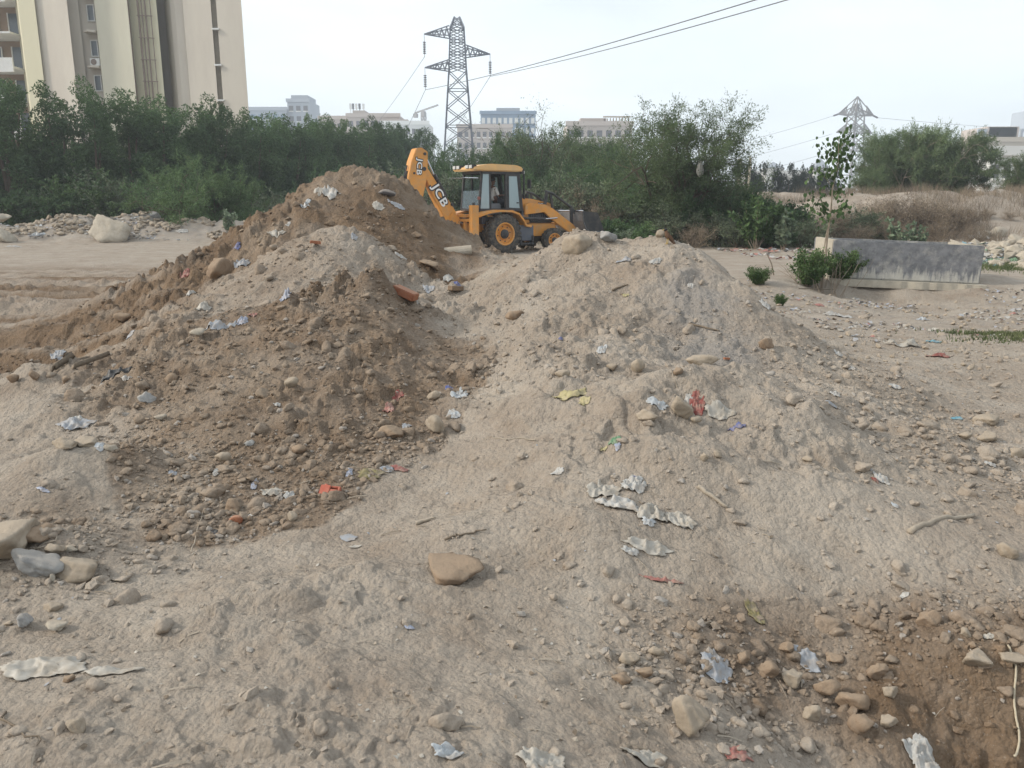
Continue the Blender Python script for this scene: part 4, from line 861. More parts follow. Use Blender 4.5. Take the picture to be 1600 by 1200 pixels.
# ------------------------------------------------------------ foliage
M_BARK = paint('bark', (.10, .075, .055), .9, var=.3, scale=4, bump=.4)
M_BARKP = paint('pale_bark', (.26, .21, .16), .9, var=.25, scale=6, bump=.3)
M_DRY = foliage('dry_brush', (.20, .155, .115), (.28, .225, .16), trans=.15, nscale=.5)
M_DENSE = foliage('dense_foliage', (.055, .098, .045), (.105, .165, .068), trans=.38, nscale=.45)
M_THORN = foliage('thorn_foliage', (.095, .140, .065), (.165, .215, .105), trans=.42, nscale=.5)
M_GREY = foliage('grey_green_foliage', (.11, .14, .085), (.17, .20, .125), trans=.25, nscale=.6)
M_BRIGHT = foliage('bright_thorn_foliage', (.085, .145, .06), (.14, .205, .085), trans=.35, nscale=.6)
M_LEAF = foliage('broad_leaf', (.060, .105, .040), (.10, .16, .06), trans=.3, nscale=1.5)
M_FRESH = foliage('fresh_green_leaf', (.060, .105, .036), (.115, .165, .065), trans=.35, nscale=2)
M_MILK = foliage('milkweed_leaf', (.13, .17, .11), (.20, .25, .16), trans=.25, nscale=2)
M_DARKT = foliage('far_dark_foliage', (.025, .038, .025), (.045, .06, .038), trans=.15, nscale=.4)
M_GRASS = foliage('grass_blades', (.075, .10, .04), (.15, .165, .08), trans=.3, nscale=1.5)
def leaves(name, C, size, mat, seed, aspect=.5, up=0.0, dirs=None, quad=True):
    """one small leaf face at every point of C"""
    r = np.random.RandomState(seed); n = len(C); size = np.broadcast_to(size, (n,)) * r.uniform(.6, 1.35, n)
    a = r.randn(n, 3) if dirs is None else dirs + r.randn(n, 3) * .45
    a[:, 2] += up; a /= np.linalg.norm(a, axis=1)[:, None]
    b = r.randn(n, 3); b -= (b * a).sum(1)[:, None] * a; b /= np.linalg.norm(b, axis=1)[:, None]
    A = a * size[:, None] * .5; B = b * (size * aspect * .5)[:, None]
    V = np.stack([C - A, C + B, C + A, C - B], 1).reshape(-1, 3)
    return fast_mesh(name, V, np.arange(n * 4).reshape(-1, 4), mat)
def lobes_points(seed, lobes, n, shell=.75):
    r = np.random.RandomState(seed); L = np.array(lobes); vol = L[:, 3] * L[:, 4] * L[:, 5]; k = r.choice(len(L), n, p=vol / vol.sum())
    d = r.randn(n, 3); d /= np.linalg.norm(d, axis=1)[:, None]
    rad = r.rand(n) ** (1 / 3.) ; rad = np.where(r.rand(n) < shell, .72 + .34 * rad ** 2 * r.rand(n) ** .5, rad)
    c = L[k]; p = c[:, :3] + d * c[:, 3:6] * rad[:, None]
    q = fbm(p[:, 0] * 1.7 + p[:, 2] * .9 + seed, p[:, 1] * 1.7 - p[:, 2] * 1.3, .9, 3, seed % 40)
    keep = q > -.22 + .1 * r.randn(n)
    p = p + (d * (q * .5)[:, None])
    return p[keep]
def dense_tree_meshes(seed, h=8.5, w=2.6, n=15000, leaf=.17, mat=None, base=.6):
    r = np.random.RandomState(seed); lb = []
    nl = 26
    for i in range(nl):
        t = (i + .5) / nl; z = base + (h - base) * (t ** .85) * .93; rr = w * (math.sin(min(1, (1 - t) * 1.45 + .16) * 1.57)) * (.62)
        a = r.rand() * 6.28; q = r.rand() ** .5 * rr; s = .62 * w * (1 - .55 * t) * r.uniform(.5, .95) * .62
        lb.append((math.cos(a) * q, math.sin(a) * q, z, s, s, s * r.uniform(1.0, 1.8)))
    P_ = lobes_points(seed, lb, n); m = MB()
    for k in range(3):
        a = r.rand() * 6; m.tube([(0.1 * math.cos(a), .1 * math.sin(a), -.5), (.3 * math.cos(a), .3 * math.sin(a), h * .35), (.8 * math.cos(a), .8 * math.sin(a), h * .75)], [.16, .1, .03], 6)
    return mesh('trunk', m.v, m.f, M_BARK), leaves('crown', P_, leaf, mat or M_DENSE, seed + 1, .36, .3)
def twig_tree(seed, h, spread, stems=5, lv=4, leafn=26000, leaf=.1, mat=None, bark=None, droop=.0, r0=.12, lean=(0, 0), updir=.55, split=4, aspect=.28, spray=.9, bare=0.0):
    r = np.random.RandomState(seed); m = MB(); pts = []; dirs = []
    ends = []
    def grow(p, d, L, rad, lvl):
        q = p.copy(); path = [tuple(q)]; dd = d.copy(); n = 4
        for i in range(n):
            dd = dd + r.randn(3) * .16 + np.array([0, 0, (updir if lvl < 2 else updir * .3 - droop) * .12]); dd /= np.linalg.norm(dd); q = q + dd * L / n; path.append(tuple(q))
            if lvl >= lv - 1: ends.append((np.array(path[-2]), q.copy(), dd.copy(), lvl))
        if lvl < 3 or r.rand() < .2: m.tube(path, [rad * (1 - .5 * i / n) for i in range(n + 1)], 5 if lvl < 2 else 3, caps=False)
        if lvl < lv:
            for k in range(split if lvl else split):
                i = r.randint(1, n + 1); base = np.array(path[i]); a = r.randn(3); a -= a.dot(dd) * dd; a /= np.linalg.norm(a)
                nd = dd * r.uniform(.45, 1.0) + a * r.uniform(.5, .95); nd[2] *= .9 if lvl < 2 else .7; nd /= np.linalg.norm(nd)
                grow(base, nd, L * r.uniform(.52, .78), rad * .52, lvl + 1)
    for s in range(stems):
        a = 2 * math.pi * (s + r.rand() * .6) / stems; tilt = r.uniform(.12, .75) * spread
        d = np.array([math.cos(a) * tilt + lean[0], math.sin(a) * tilt + lean[1], 1.0]); d /= np.linalg.norm(d)
        grow(np.array([.12 * math.cos(a), .12 * math.sin(a), -.15]), d, h * .42, r0 * r.uniform(.7, 1), 0)
    ne = len(ends); k = r.randint(0, ne, leafn); A = np.array([e[0] for e in ends])[k]; B = np.array([e[1] for e in ends])[k]; D = np.array([e[2] for e in ends])[k]
    t = r.rand(leafn)[:, None]; off = r.randn(leafn, 3) * .05 * spray * h / 5
    P_ = A + (B - A) * t + off; Dn = D + off * 4
    if bare: kk = r.rand(leafn) > bare * sst(.8 * h, 1.02 * h, P_[:, 2]); P_, Dn = P_[kk], Dn[kk]
    sc = h / np.percentile(P_[:, 2], 99.85)
    P_ = P_ * sc; V = np.array(m.v) * sc
    return mesh('branches', V, m.f, bark or M_BARK), leaves('crown', P_, leaf, mat or M_THORN, seed + 1, aspect, 0, Dn)
def plant(name, tr, cr, loc, sc=1, rz=0, label=None, cat='tree', group=None, stem='trunk', sxy=None):
    o = empty(name, loc, rz, label, cat, group); s = sxy or sc; o.scale = (s, s, sc)
    if tr:
        t_ = link(stem, tr, o)
        if stem != 'trunk': t_['kind'] = 'stuff'
    link('crown' if cat == 'tree' else 'foliage', cr, o); return o
rp = random.Random(11)
DT = [dense_tree_meshes(500 + i, 8.5, 2.5, 26000, .185) for i in range(4)]
tops = [(-120, 96), (0, 113), (50, 108), (90, 122), (150, 128), (165, 136), (200, 134), (240, 138), (262, 156), (300, 158), (345, 155), (400, 165), (440, 170), (490, 178), (540, 186), (600, 190), (640, 193), (662, 196), (690, 208), (720, 222)]
def topy(px): return float(np.interp(px, [t[0] for t in tops], [t[1] for t in tops]))
n1 = 0
path = [(-31, 40), (-26.5, 43.5), (-23.6, 46), (-21.0, 49), (-19.6, 52), (-18.4, 55.5), (-17.3, 59), (-16.3, 62.5), (-15.5, 66), (-14.8, 69.5), (-14.2, 73), (-13.6, 77), (-13.1, 81), (-12.6, 85), (-12.1, 89.5), (-11.6, 94), (-11.0, 99), (-10.2, 105)]
dens = []
for (a, b) in zip(path[:-1], path[1:]):
    L = math.hypot(b[0] - a[0], b[1] - a[1]); dens += [(a[0] + (b[0] - a[0]) * t, a[1] + (b[1] - a[1]) * t) for t in (0, .5)]
for (x_, y_) in dens:
    px = 800 + F * x_ / y_ * 1.03; jit = rp.uniform(-9, 10); z = zat(topy(px) + jit, y_)
    tr, cr = DT[rp.randrange(4)]; n1 += 1
    suf = {1: 'st', 2: 'nd', 3: 'rd'}.get(n1 if n1 < 20 else n1 % 10, 'th')
    plant('dense_tree', tr, cr, (x_ + rp.uniform(-.5, .5), y_, 0), z / 8.5, rp.uniform(0, 6.28), '%d%s crown from the left in the tall dark green tree row' % (n1, suf), 'tree', 'trees of the tall dark row', sxy=rp.uniform(.85, 1.12))
for (x_, y_) in dens[::1]:
    px = 800 + F * (x_ - 2.5) / (y_ + 3) * 1.03; z = zat(topy(px) + rp.uniform(4, 22), y_ + 3); tr, cr = DT[rp.randrange(4)]
    plant('dense_tree', tr, cr, (x_ - 2.8 + rp.uniform(-.6, .6), y_ + 2.8, 0), z / 8.5, rp.uniform(0, 6.28), 'dense dark tree standing in the hidden second rank of the left row', 'tree', 'hidden second rank of the tree row', sxy=1.1)
# low bushes and undergrowth before the row
UB = [twig_tree(530 + i, 3.0, 1.3, 7, 3, 15000, .16, M_BRIGHT if i == 1 else M_DENSE, split=5, r0=.05, spray=1.5, aspect=.5) for i in range(3)]
UG = [twig_tree(540 + i, 2.6, 1.4, 6, 3, 11000, .13, M_GREY, split=5, r0=.04, spray=1.3, aspect=.4) for i in range(3)]
UD = [twig_tree(550 + i, 2.2, 1.4, 7, 3, 7000, .08, M_DRY, bark=M_DRY, split=5, r0=.03, spray=2) for i in range(3)]
TH = [twig_tree(560 + i, 4.0, 1.3, 6, 4, 32000, .13, M_BRIGHT, split=4, r0=.07, spray=1.1) for i in range(2)]
HT = {}
def bush(lst, px, d, ytop, label, name='bush', gz=None, wd=None, cat='bush', group=None, hh=None):
    tr, cr = lst[rp.randrange(len(lst))]; x_ = xat(px, d); g = h1(x_, d) if gz is None else gz; z = zat(ytop, d) - g
    h0 = hh or HT.setdefault(cr.name, np.percentile([v_.co.z for v_ in cr.vertices], 99.85)) ; s = z / h0
    return plant(name, tr, cr, (x_, d, g - .05), s, rp.uniform(0, 6.28), label, cat, group, stem='branches', sxy=(wd or s))
und = [(UB,10,40,300,'dark green bush above the two stacked boulders at the left edge'),(UB,60,41,292,'low dark green bush left of the big pale boulder'),(UB,105,41.5,300,'green creeper bush spilling behind the left debris band'),(UB,150,42,262,'tall dark undergrowth bush behind the big pale boulder'),
 (UG,190,43,275,'greyish twiggy bush just right of the big pale boulder'),(UG,105,44,255,'brownish-grey twiggy bush against the dark tree row'),(UD,165,43.5,288,'bare brown brush behind the big pale boulder'),(UD,230,44,292,'bare brown brush left of the bright green thorn bush'),
 (UB,225,46,262,'dark shrub behind the bright green thorn bush'),(UG,400,46,302,'grey-green shrub behind the left shoulder of the tall heap'),(UG,440,47,296,'grey-green shrub above the left shoulder of the tall heap'),(UB,480,50,286,'dark shrub left of the tall heap summit'),
 (UB,540,54,262,'dark shrub hidden behind the summit of the tall heap'),(UG,600,54,258,'grey-green shrub right of the tall heap summit'),(UB,635,55,262,'dark shrub left of the digger arm'),(UG,690,50,268,'grey-green shrub seen between the digger arm and the cab'),
 (UB,20,45,270,'upper dark bush at the far left edge'),(UG,330,43,322,'low sparse weed bush right of the bright green thorn bush')]
for (l_, px, d, yt, lb) in und: bush(l_, px, d, yt, lb)
bush(TH, 300, 41, 240, 'bright green feathery thorn bush in front of the dark tree row', 'thorn_bush', wd=.95)
bush(TH, 345, 42, 262, 'smaller feathery thorn bush touching the bright green one', 'thorn_bush', wd=.7)
# the middle thicket behind the digger
mid = [(700,58,222),(725,54,240),(757,60,214),(790,55,216),(815,62,206),(850,58,196),(880,60,200),(905,55,212),(935,58,214),(958,52,224),(975,56,236),(740,50,255),(795,48,262),(845,48,248),(890,47,262),(930,46,250),(965,45,274),(1000,44,282)]
ordn = ['leftmost', '2nd', '3rd', '4th', '5th', '6th', '7th', '8th', '9th', '10th', 'rightmost']
TM = [twig_tree(570 + i, 5.5, 1.15, 6, 4, 42000, .17, M_THORN if i % 2 else M_DENSE, split=4, r0=.09, spray=1.4) for i in range(3)]
for i, (px, d, yt) in enumerate(mid):
    lb = '%s thorn tree of the back rank in the thicket behind the digger' % ordn[i] if i < 11 else '%s lower thorn tree in front of the thicket behind the digger' % ['1st','2nd','3rd','4th','5th','6th','last'][i - 11]
    bush(TM, px, d, yt, lb, 'thorn_tree', cat='tree', group='thorn trees behind the digger', gz=.2, wd=rp.uniform(.62, .82))
tr, cr = twig_tree(590, 6.5, 1.0, 6, 4, 7000, .10, M_GREY, split=4, r0=.08, spray=.8); o_ = plant('sparse_tree', tr, cr, (xat(862, 57), 57, .2), (zat(165, 57) - .2) / 6.5, .5, 'half bare twiggy tree poking above the thicket right of the glass building', 'tree', stem='branches')
# the large thorn tree standing alone, with its fine feathery outline
tr, cr = twig_tree(601, 6.0, 1.25, 6, 5, 100000, .122, M_THORN, split=4, r0=.15, spray=1.3, lean=(.05, 0), updir=.7, aspect=.26)
TX = 34.0; plant('thorn_tree', tr, cr, (xat(1062, TX), TX, h1(xat(1062, TX), TX) - .05), (zat(150, TX) - .2) / 6.0, 1.0, 'large feathery thorn tree with leaning dark stems standing right of the digger', 'tree', stem='branches', sxy=.80)
for (px, d, yt, l_, lb) in [(1120,36,272,TH,'thorn bush filling the right foot of the large thorn tree'),(1020,36,290,TH,'thorn bush at the left foot of the large thorn tree'),(1085,33.5,300,UB,'dark low bush under the large thorn tree'),(1040,32.5,312,UG,'grey-green bush under the large thorn tree, left of its stems'),
    (960,34,300,UG,'pale green bush behind the loader bucket'),(925,33,305,UD,'dry brown brush behind the loader bucket'),(880,35,285,UD,'dry brown brush above the digger bonnet'),(850,35,272,UG,'pale weed bush behind the digger cab'),(970,31,338,UB,'low dark bush right of the loader bucket'),(1000,30,345,UB,'low dark bush near the perched bird'),
    (1150,34,318,UD,'brownish brush right of the large thorn tree'),(905,36,262,UG,'grey-green shrub behind the loader arms'),(1130,32,330,UG,'low scrub where the pale poles stand'),(1085,31,345,UD,'low dry scrub below the large thorn tree')]:
    bush(l_, px, d, yt, lb, wd=None)
# right: thorn trees on the bank
GZR = 1.6
TR_ = [twig_tree(610 + i, 5.5, 1.25, 7, 4, 60000, .16, M_THORN, split=4, r0=.07, spray=1.2, bark=M_BARKP) for i in range(2)]
for (px, d, yt, lb, wx) in [(1392,54,212,'leftmost thorn tree of the wide clump on the right bank',.56),(1400,56,200,'second thorn tree of the wide clump on the right bank',.60),(1432,55,194,'tallest middle thorn tree of the wide clump on the right bank',.66),(1470,54,200,'fourth thorn tree of the wide clump on the right bank',.60),(1500,55,214,'rightmost thorn tree of the wide clump on the right bank',.56),(1600,50,240,'thorn tree cut by the right edge of the photo',.5),(1352,52,262,'low thorn tree at the left end of the clump on the right bank',.3)]:
    bush(TR_, px, d, yt, lb, 'thorn_tree', cat='tree', group='thorn trees on the right bank', gz=GZR, wd=wx)
DK = [dense_tree_meshes(630 + i, 6, 2.4, 9000, .26, M_DARKT, base=1.6) for i in range(2)]
for i, px in enumerate((1172, 1190, 1212, 1232, 1250, 1266, 1284, 1305)):
    tr, cr = DK[i % 2]; d = 92 + (i * 7) % 9; plant('dark_tree', tr, cr, (xat(px, d), d, .5), (zat(250 + (i * 13) % 12, d) - .5) / 6, i, '%s of the far dark trees behind the bank, counted from the left' % ordn[i].replace('leftmost', '1st'), 'tree', 'far dark trees behind the bank', sxy=.62)
# brush band on and before the bank
k = 0
cand = [(UG,1165,36,318),(UB,1185,33,300),(UB,1205,34,312),(UG,1225,35,322),(UD,1245,36,325),(UD,1270,35,330),(UD,1300,36,322),(UD,1330,37,318),(UG,1350,36,320),(UD,1370,38,306),(UD,1392,39,300),(UD,1415,38,300),(UD,1440,39,302),(UD,1465,38,306),(UD,1490,38,312),(UD,1515,39,318),(UD,1545,40,322),(UD,1580,40,326),(UD,1400,35,338),(UD,1470,35,338),(UD,1530,33,345),(UB,1220,31,345),(UB,1190,30.5,350),(UG,1260,31.5,340),(UD,1345,34,345),(UG,1160,31,340)]
adj = ['sparse', 'ragged', 'matted', 'low', 'tall', 'thin', 'wide', 'spiky', 'dusty', 'dense', 'bent', 'open', 'tufted']
for (l_, px, d, yt) in cand:
    kind = 'dry brown brush' if l_ is UD else 'green shrub' if l_ is UB else 'grey-green shrub'
    where = 'left of the thin sapling' if px < 1270 else 'behind the thin sapling' if px < 1310 else 'behind the concrete tank, left part' if px < 1375 else 'behind the concrete tank, middle part' if px < 1450 else 'behind the concrete tank, right part' if px < 1520 else 'on the bank at the right edge'
    bush(l_, px, d, yt, '%s %s %s' % (adj[k % 13], kind, where + (', nearer' if d < 35.5 else ', on the bank')), 'shrub', cat='shrub', group='scrub along the right bank'); k += 1
# broad-leaved plants: milkweed shrubs, small green bushes, the sapling
def broad(seed, h, stems, n, leaf, mat, spread=.5, bark=None, name='x', aspect=.55, top=.25, loose=.9):
    r = np.random.RandomState(seed); m = MB(); C = []; D = []
    for s in range(stems):
        a = r.rand() * 6.28; t = r.uniform(.05, 1) * spread; d = np.array([math.cos(a) * t, math.sin(a) * t, 1.0]); d /= np.linalg.norm(d); L = h * r.uniform(.6, 1.02)
        p = np.array([math.cos(a), math.sin(a), 0]) * .05 * r.rand(); path = [tuple(p)]
        for i in range(6): d = d + r.randn(3) * .08; d[2] += .05; d /= np.linalg.norm(d); p = p + d * L / 6; path.append(tuple(p))
        m.tube(path, [.007 * h * (1 - .12 * i) for i in range(7)], 4, caps=False); pa = np.array(path)
        for q in range(n // stems):
            t = r.uniform(top, 1) * 6; i = min(5, int(t)); c = pa[i] + (pa[i + 1] - pa[i]) * (t - i); v_ = r.randn(3); v_[2] = abs(v_[2]) * .6; v_ /= np.linalg.norm(v_); C.append(c + v_ * leaf * loose * r.rand()); D.append(v_ + r.randn(3) * .5)
    return mesh('stems', m.v, m.f, bark or M_BARKP), leaves('foliage', np.array(C), leaf, mat, seed, aspect, 0, np.array(D) if loose < 2 else None)
def bplant(name, tr_cr, px, py, d, h, label, cat='shrub', group=None):
    if py: x_, y_, g = hit(px, py)
    else: x_ = xat(px, d); y_ = d; g = h1(x_, y_)
    o = empty(name, (x_, y_, g - .02), rp.uniform(0, 6), label, cat, group); o.scale = (h, h, h); link('stems', tr_cr[0], o)['kind'] = 'stuff'; link('foliage', tr_cr[1], o); return o
MK = [broad(700 + i, 1, 9, 420, .13, M_MILK, .6) for i in range(2)]
for (px, d, h, lb) in [(1408,26.5,1.25,'pale milkweed shrub behind the middle of the concrete tank'),(1440,27,1.1,'shorter pale milkweed shrub right of the taller one behind the tank'),(352,36,1.3,'pale spindly milkweed left of the tall heap'),(420,34,1.2,'pale milkweed tuft behind the left shoulder of the tall heap'),
     (975,29,1.0,'pale-leaved weed right of the loader bucket'),(1230,29.5,1.5,'milkweed shrub left of the thin sapling')]: bplant('milkweed', MK[rp.randrange(2)], px, None, d, h, lb)
BL = [broad(710 + i, 1, 14, 1600, .085, M_LEAF, .8) for i in range(2)]
bplant('leafy_shrub', BL[0], 1185, None, 30, 2.1, 'leafy green shrub beside the far dark trees, right of the pale poles'); bplant('leafy_shrub', BL[1], 1212, None, 30.5, 1.7, 'lower leafy green shrub left of the thin sapling')
FB = [broad(720 + i, 1, 46, 9000, .060, M_FRESH, 1.3, aspect=.62, top=.15, loose=2.6) for i in range(2)]
o_ = bplant('green_bush', FB[0], 1262, 448, 0, .80, 'bright green bush at the foot of the thin sapling'); o_ = bplant('green_bush', FB[1], 1312, 440, 0, .72, 'bright green bush against the left end of the concrete tank')
bplant('small_plant', FB[1], 1184, 446, 0, .40, 'small bright green plant alone on the bank edge left of the sapling'); bplant('small_plant', FB[0], 1218, 478, 0, .22, 'tiny green plant among the litter below the bank')
# sapling: thin crooked stem with heart-shaped leaves
sx, sy, sg = hit(1283, 456); m = MB(); sap = empty('sapling', (sx, sy, sg), 0, 'thin young tree with heart-shaped leaves beside the concrete tank', 'tree')
T = [(0, 0, -.1), (.03, 0, .5), (.05, .02, 1.0), (.08, 0, 1.5), (.06, -.02, 2.0), (.16, 0, 2.5), (.12, 0, 2.95)]
m.tube(T, [.028, .026, .024, .02, .016, .011, .006], 7); m.tube([(.0, .02, 0), (-.05, .03, .5), (.02, .02, 1.1), (.08, 0, 1.5)], [.015] * 4, 5)
BR = [((.07, 0, 1.55), (-.45, .05, 1.9)), ((.06, 0, 1.8), (.45, .1, 2.1)), ((.08, 0, 2.0), (-.4, -.1, 2.35)), ((.12, 0, 2.3), (.5, 0, 2.6)), ((.14, 0, 2.45), (-.22, .1, 2.8)), ((.07, 0, 1.4), (.35, -.15, 1.65)), ((.07, 0, 1.45), (-.3, .2, 1.62)), ((.13, 0, 2.7), (.38, .1, 2.9))]
C = []; r_ = np.random.RandomState(8)
for a, b in BR:
    m.tube([a, tuple((Vector(a) + Vector(b)) / 2 + Vector((0, 0, .04))), b], [.009, .006, .003], 4)
    for k in range(44): t = r_.uniform(.2, 1.1); C.append(np.array(a) + (np.array(b) - np.array(a)) * t + r_.randn(3) * .11)
for k in range(70): C.append(np.array([.12, 0, 2.6]) + r_.randn(3) * np.array([.16, .14, .26]))
m.obj('trunk', M_BARKP, sap)
C = np.array(C); hv = np.array([(0, -.5), (.42, -.22), (.5, .12), (.25, .4), (0, .3), (-.25, .4), (-.5, .12), (-.42, -.22)]); V = []
for c in C:
    R_ = rotm(r_.uniform(.6, 1.9), r_.uniform(-.6, .6), r_.uniform(0, 6.28)); s_ = r_.uniform(.06, .11)
    V += [c + R_ @ np.array([q[0] * s_, q[1] * s_ * 1.1, .15 * s_ * abs(q[0])]) for q in hv]
link('leaves', fast_mesh('leaves', np.array(V), np.arange(len(C) * 8).reshape(-1, 8), M_LEAF), sap)
sap.scale = (.78, .9, 1.02)
# thin dry stems round the sapling foot
m = MB()
for k in range(26): a = rp.uniform(-1, 1); m.tube([(a * .5, rp.uniform(-.2, .3), -.1), (a * .8, rp.uniform(-.2, .3), .25), (a * 1.1 + rp.uniform(-.2, .2), rp.uniform(-.3, .3), rp.uniform(.4, .75))], [.008, .006, .003], 4)
o_ = m.obj('dry_stems', M_BARKP); o_.location = (sx + .1, sy - .1, sg); tag(o_, 'tangle of thin dry stems round the foot of the sapling', 'dry stems', kind='stuff')
# grass: blades nobody could count
def grass(name, pts, hgt, mat, label, kind='stuff'):
    r = np.random.RandomState(len(pts)); n = len(pts); x_ = pts[:, 0]; y_ = pts[:, 1]; z_ = H(x_, y_); a = r.rand(n) * 6.28; w_ = .006 + .004 * r.rand(n); hh = hgt * r.uniform(.5, 1.2, n); ln = r.randn(n, 2) * .35
    b0 = np.stack([x_ - np.cos(a) * w_, y_ - np.sin(a) * w_, z_], 1); b1 = np.stack([x_ + np.cos(a) * w_, y_ + np.sin(a) * w_, z_], 1); t_ = np.stack([x_ + ln[:, 0] * hh, y_ + ln[:, 1] * hh, z_ + hh], 1)
    me = fast_mesh(name, np.stack([b0, b1, t_], 1).reshape(-1, 3), np.arange(3 * n).reshape(-1, 3), mat); return tag(link(name, me), label, 'grass', kind=kind)
r_ = np.random.RandomState(2)
def gpatch(cx_, cy_, sx_, sy_, n): return np.stack([cx_ + r_.randn(n) * sx_, cy_ + r_.randn(n) * sy_], 1)
a_ = hit(1575, 418); b_ = hit(1560, 523); c_ = hit(1590, 530)
grass('grass', gpatch(a_[0] + .4, a_[1], .9, 1.1, 6000), .12, M_GRASS, 'bright green grass strip just right of the concrete tank')
grass('grass', np.concatenate([gpatch(b_[0], b_[1], .35, .14, 1100), gpatch(c_[0] + .4, c_[1], .5, .18, 1300)]), .06, M_GRASS, 'short green grass patch at the right edge below the tank')
n = 26000; gx = r_.uniform(10, 34, n); gy = r_.uniform(36, 50, n); k_ = fbm(gx, gy, 3, 3, 5) > -.12
grass('dry_grass', np.stack([gx, gy], 1)[k_], .55, M_DRY, 'dry brownish grass covering the right bank')
n = 16000; gx = r_.uniform(-5, 12, n); gy = r_.uniform(31, 46, n); k_ = fbm(gx, gy, 2, 3, 6) > .0
grass('dry_grass', np.stack([gx, gy], 1)[k_], .5, M_GREY, 'tall weedy grass behind the digger and under the large tree')
n = 9000; gx = r_.uniform(-30, -9, n); gy = r_.uniform(38.5, 45, n)
grass('weeds', np.stack([gx, gy], 1), .7, M_DENSE, 'weedy green ground cover along the foot of the tree row')
# ------------------------------------------------------------ concrete water tank
def concrete(name):
    m, t, b = newmat(name); tc = t.nodes.new('ShaderNodeTexCoord'); L = t.links.new
    def noise(sc, det=7, rough=.65, st=None):
        n = t.nodes.new('ShaderNodeTexNoise'); n.inputs['Scale'].default_value = sc; n.inputs['Detail'].default_value = det; n.inputs['Roughness'].default_value = rough
        if st: mp = t.nodes.new('ShaderNodeMapping'); mp.inputs['Scale'].default_value = st; L(tc.outputs['Object'], mp.inputs[0]); L(mp.outputs[0], n.inputs['Vector'])
        else: L(tc.outputs['Object'], n.inputs['Vector'])
        return n.outputs[0]
    def rng(s, a, b_, c=0, d=1): r = t.nodes.new('ShaderNodeMapRange'); r.inputs[1].default_value = a; r.inputs[2].default_value = b_; r.inputs[3].default_value = c; r.inputs[4].default_value = d; L(s, r.inputs[0]); return r.outputs[0]
    def mix(f, a, b_): 
        n = t.nodes.new('ShaderNodeMixRGB')
        L(f, n.inputs[0])
        for i, s in ((1, a), (2, b_)):
            if isinstance(s, tuple): n.inputs[i].default_value = (*s, 1)
            else: L(s, n.inputs[i])
        return n.outputs[0]
    sp = t.nodes.new('ShaderNodeSeparateXYZ'); L(tc.outputs['Object'], sp.inputs[0])
    def add(a, b_): q = t.nodes.new('ShaderNodeMath'); q.operation = 'ADD'; L(a, q.inputs[0]); L(b_, q.inputs[1]); return q.outputs[0]
    base = mix(rng(noise(6), .35, .65), (.40, .38, .34), (.50, .48, .43))
    streak = noise(3.5, 6, .6, (5, 5, .6))
    lowlim = add(sp.outputs[2], rng(streak, .2, .8, -.30, .30))              # black mould keeps above a ragged pale splash zone
    mould = add(rng(noise(2.2, 9, .75), .2, .56), rng(lowlim, .02, .26, -.8, 0))
    c = mix(rng(mould, .15, .85, 0, .92), base, mix(rng(noise(7), .35, .65), (.10, .105, .12), (.215, .22, .235)))
    c = mix(rng(noise(1.8, 9, .8), .60, .72, 0, .7), c, (.36, .36, .35))
    L(c, b.inputs['Base Color']); b.inputs['Roughness'].default_value = .9
    bp = t.nodes.new('ShaderNodeBump'); bp.inputs['Strength'].default_value = .4; bp.inputs['Distance'].default_value = .02; L(noise(30), bp.inputs['Height']); L(bp.outputs[0], b.inputs['Normal']); return m
M_TANK = concrete('mouldy_concrete'); M_TANK2 = paint('pale_concrete', (.42, .38, .31), .9, var=.15, scale=4, dirt=(.25, .22, .18), dirtamt=.4, bump=.3)
tk = empty('water_tank', (8.30, 17.65, 0.06), math.radians(-8), 'mould-blackened open concrete water tank on a plinth at the right', 'tank')
tk.rotation_euler = (0, math.radians(2.0), math.radians(-8)); LW, LD, LH, LT = 1.48, .90, .78, .11
m = MB(); m.box(-LW, LW, -LD, -LD + LT, 0, LH); m.obj('front_wall', M_TANK, tk, bevel=.022)
m = MB(); m.box(-LW, LW, LD - LT, LD, 0, LH - .01); m.obj('back_wall', M_TANK, tk, bevel=.012)
m = MB(); m.box(-LW - .002, -LW + LT, -LD + LT, LD - LT, 0, LH + .003); m.obj('end_wall', M_TANK2, tk, bevel=.012)
m = MB(); m.box(LW - LT, LW - .002, -LD + LT, LD - LT, 0, LH + .003); m.obj('end_wall', M_TANK2, tk, bevel=.012)
m = MB(); m.box(-LW + LT, LW - LT, -LD + LT, LD - LT, 0, .12); m.obj('floor', M_TANK2, tk)
m = MB(); m.box(-LW + LT + .002, LW - LT - .002, -LD + LT + .002, LD - LT - .002, .121, .42); m.obj('water', paint('still_water', (.05, .06, .05), .1, spec=.6), tk)
r_ = np.random.RandomState(4); xs = np.linspace(-LW - .02, LW + .1, 23); top = [(x_, -LD - .12 - .03 * r_.rand() * 2) for x_ in xs]
m = MB(); m.prism(top + [(LW + .1, LD), (-LW, LD)], -.16, -.005, 'z'); m.obj('plinth', M_TANK2, tk, bevel=.01)
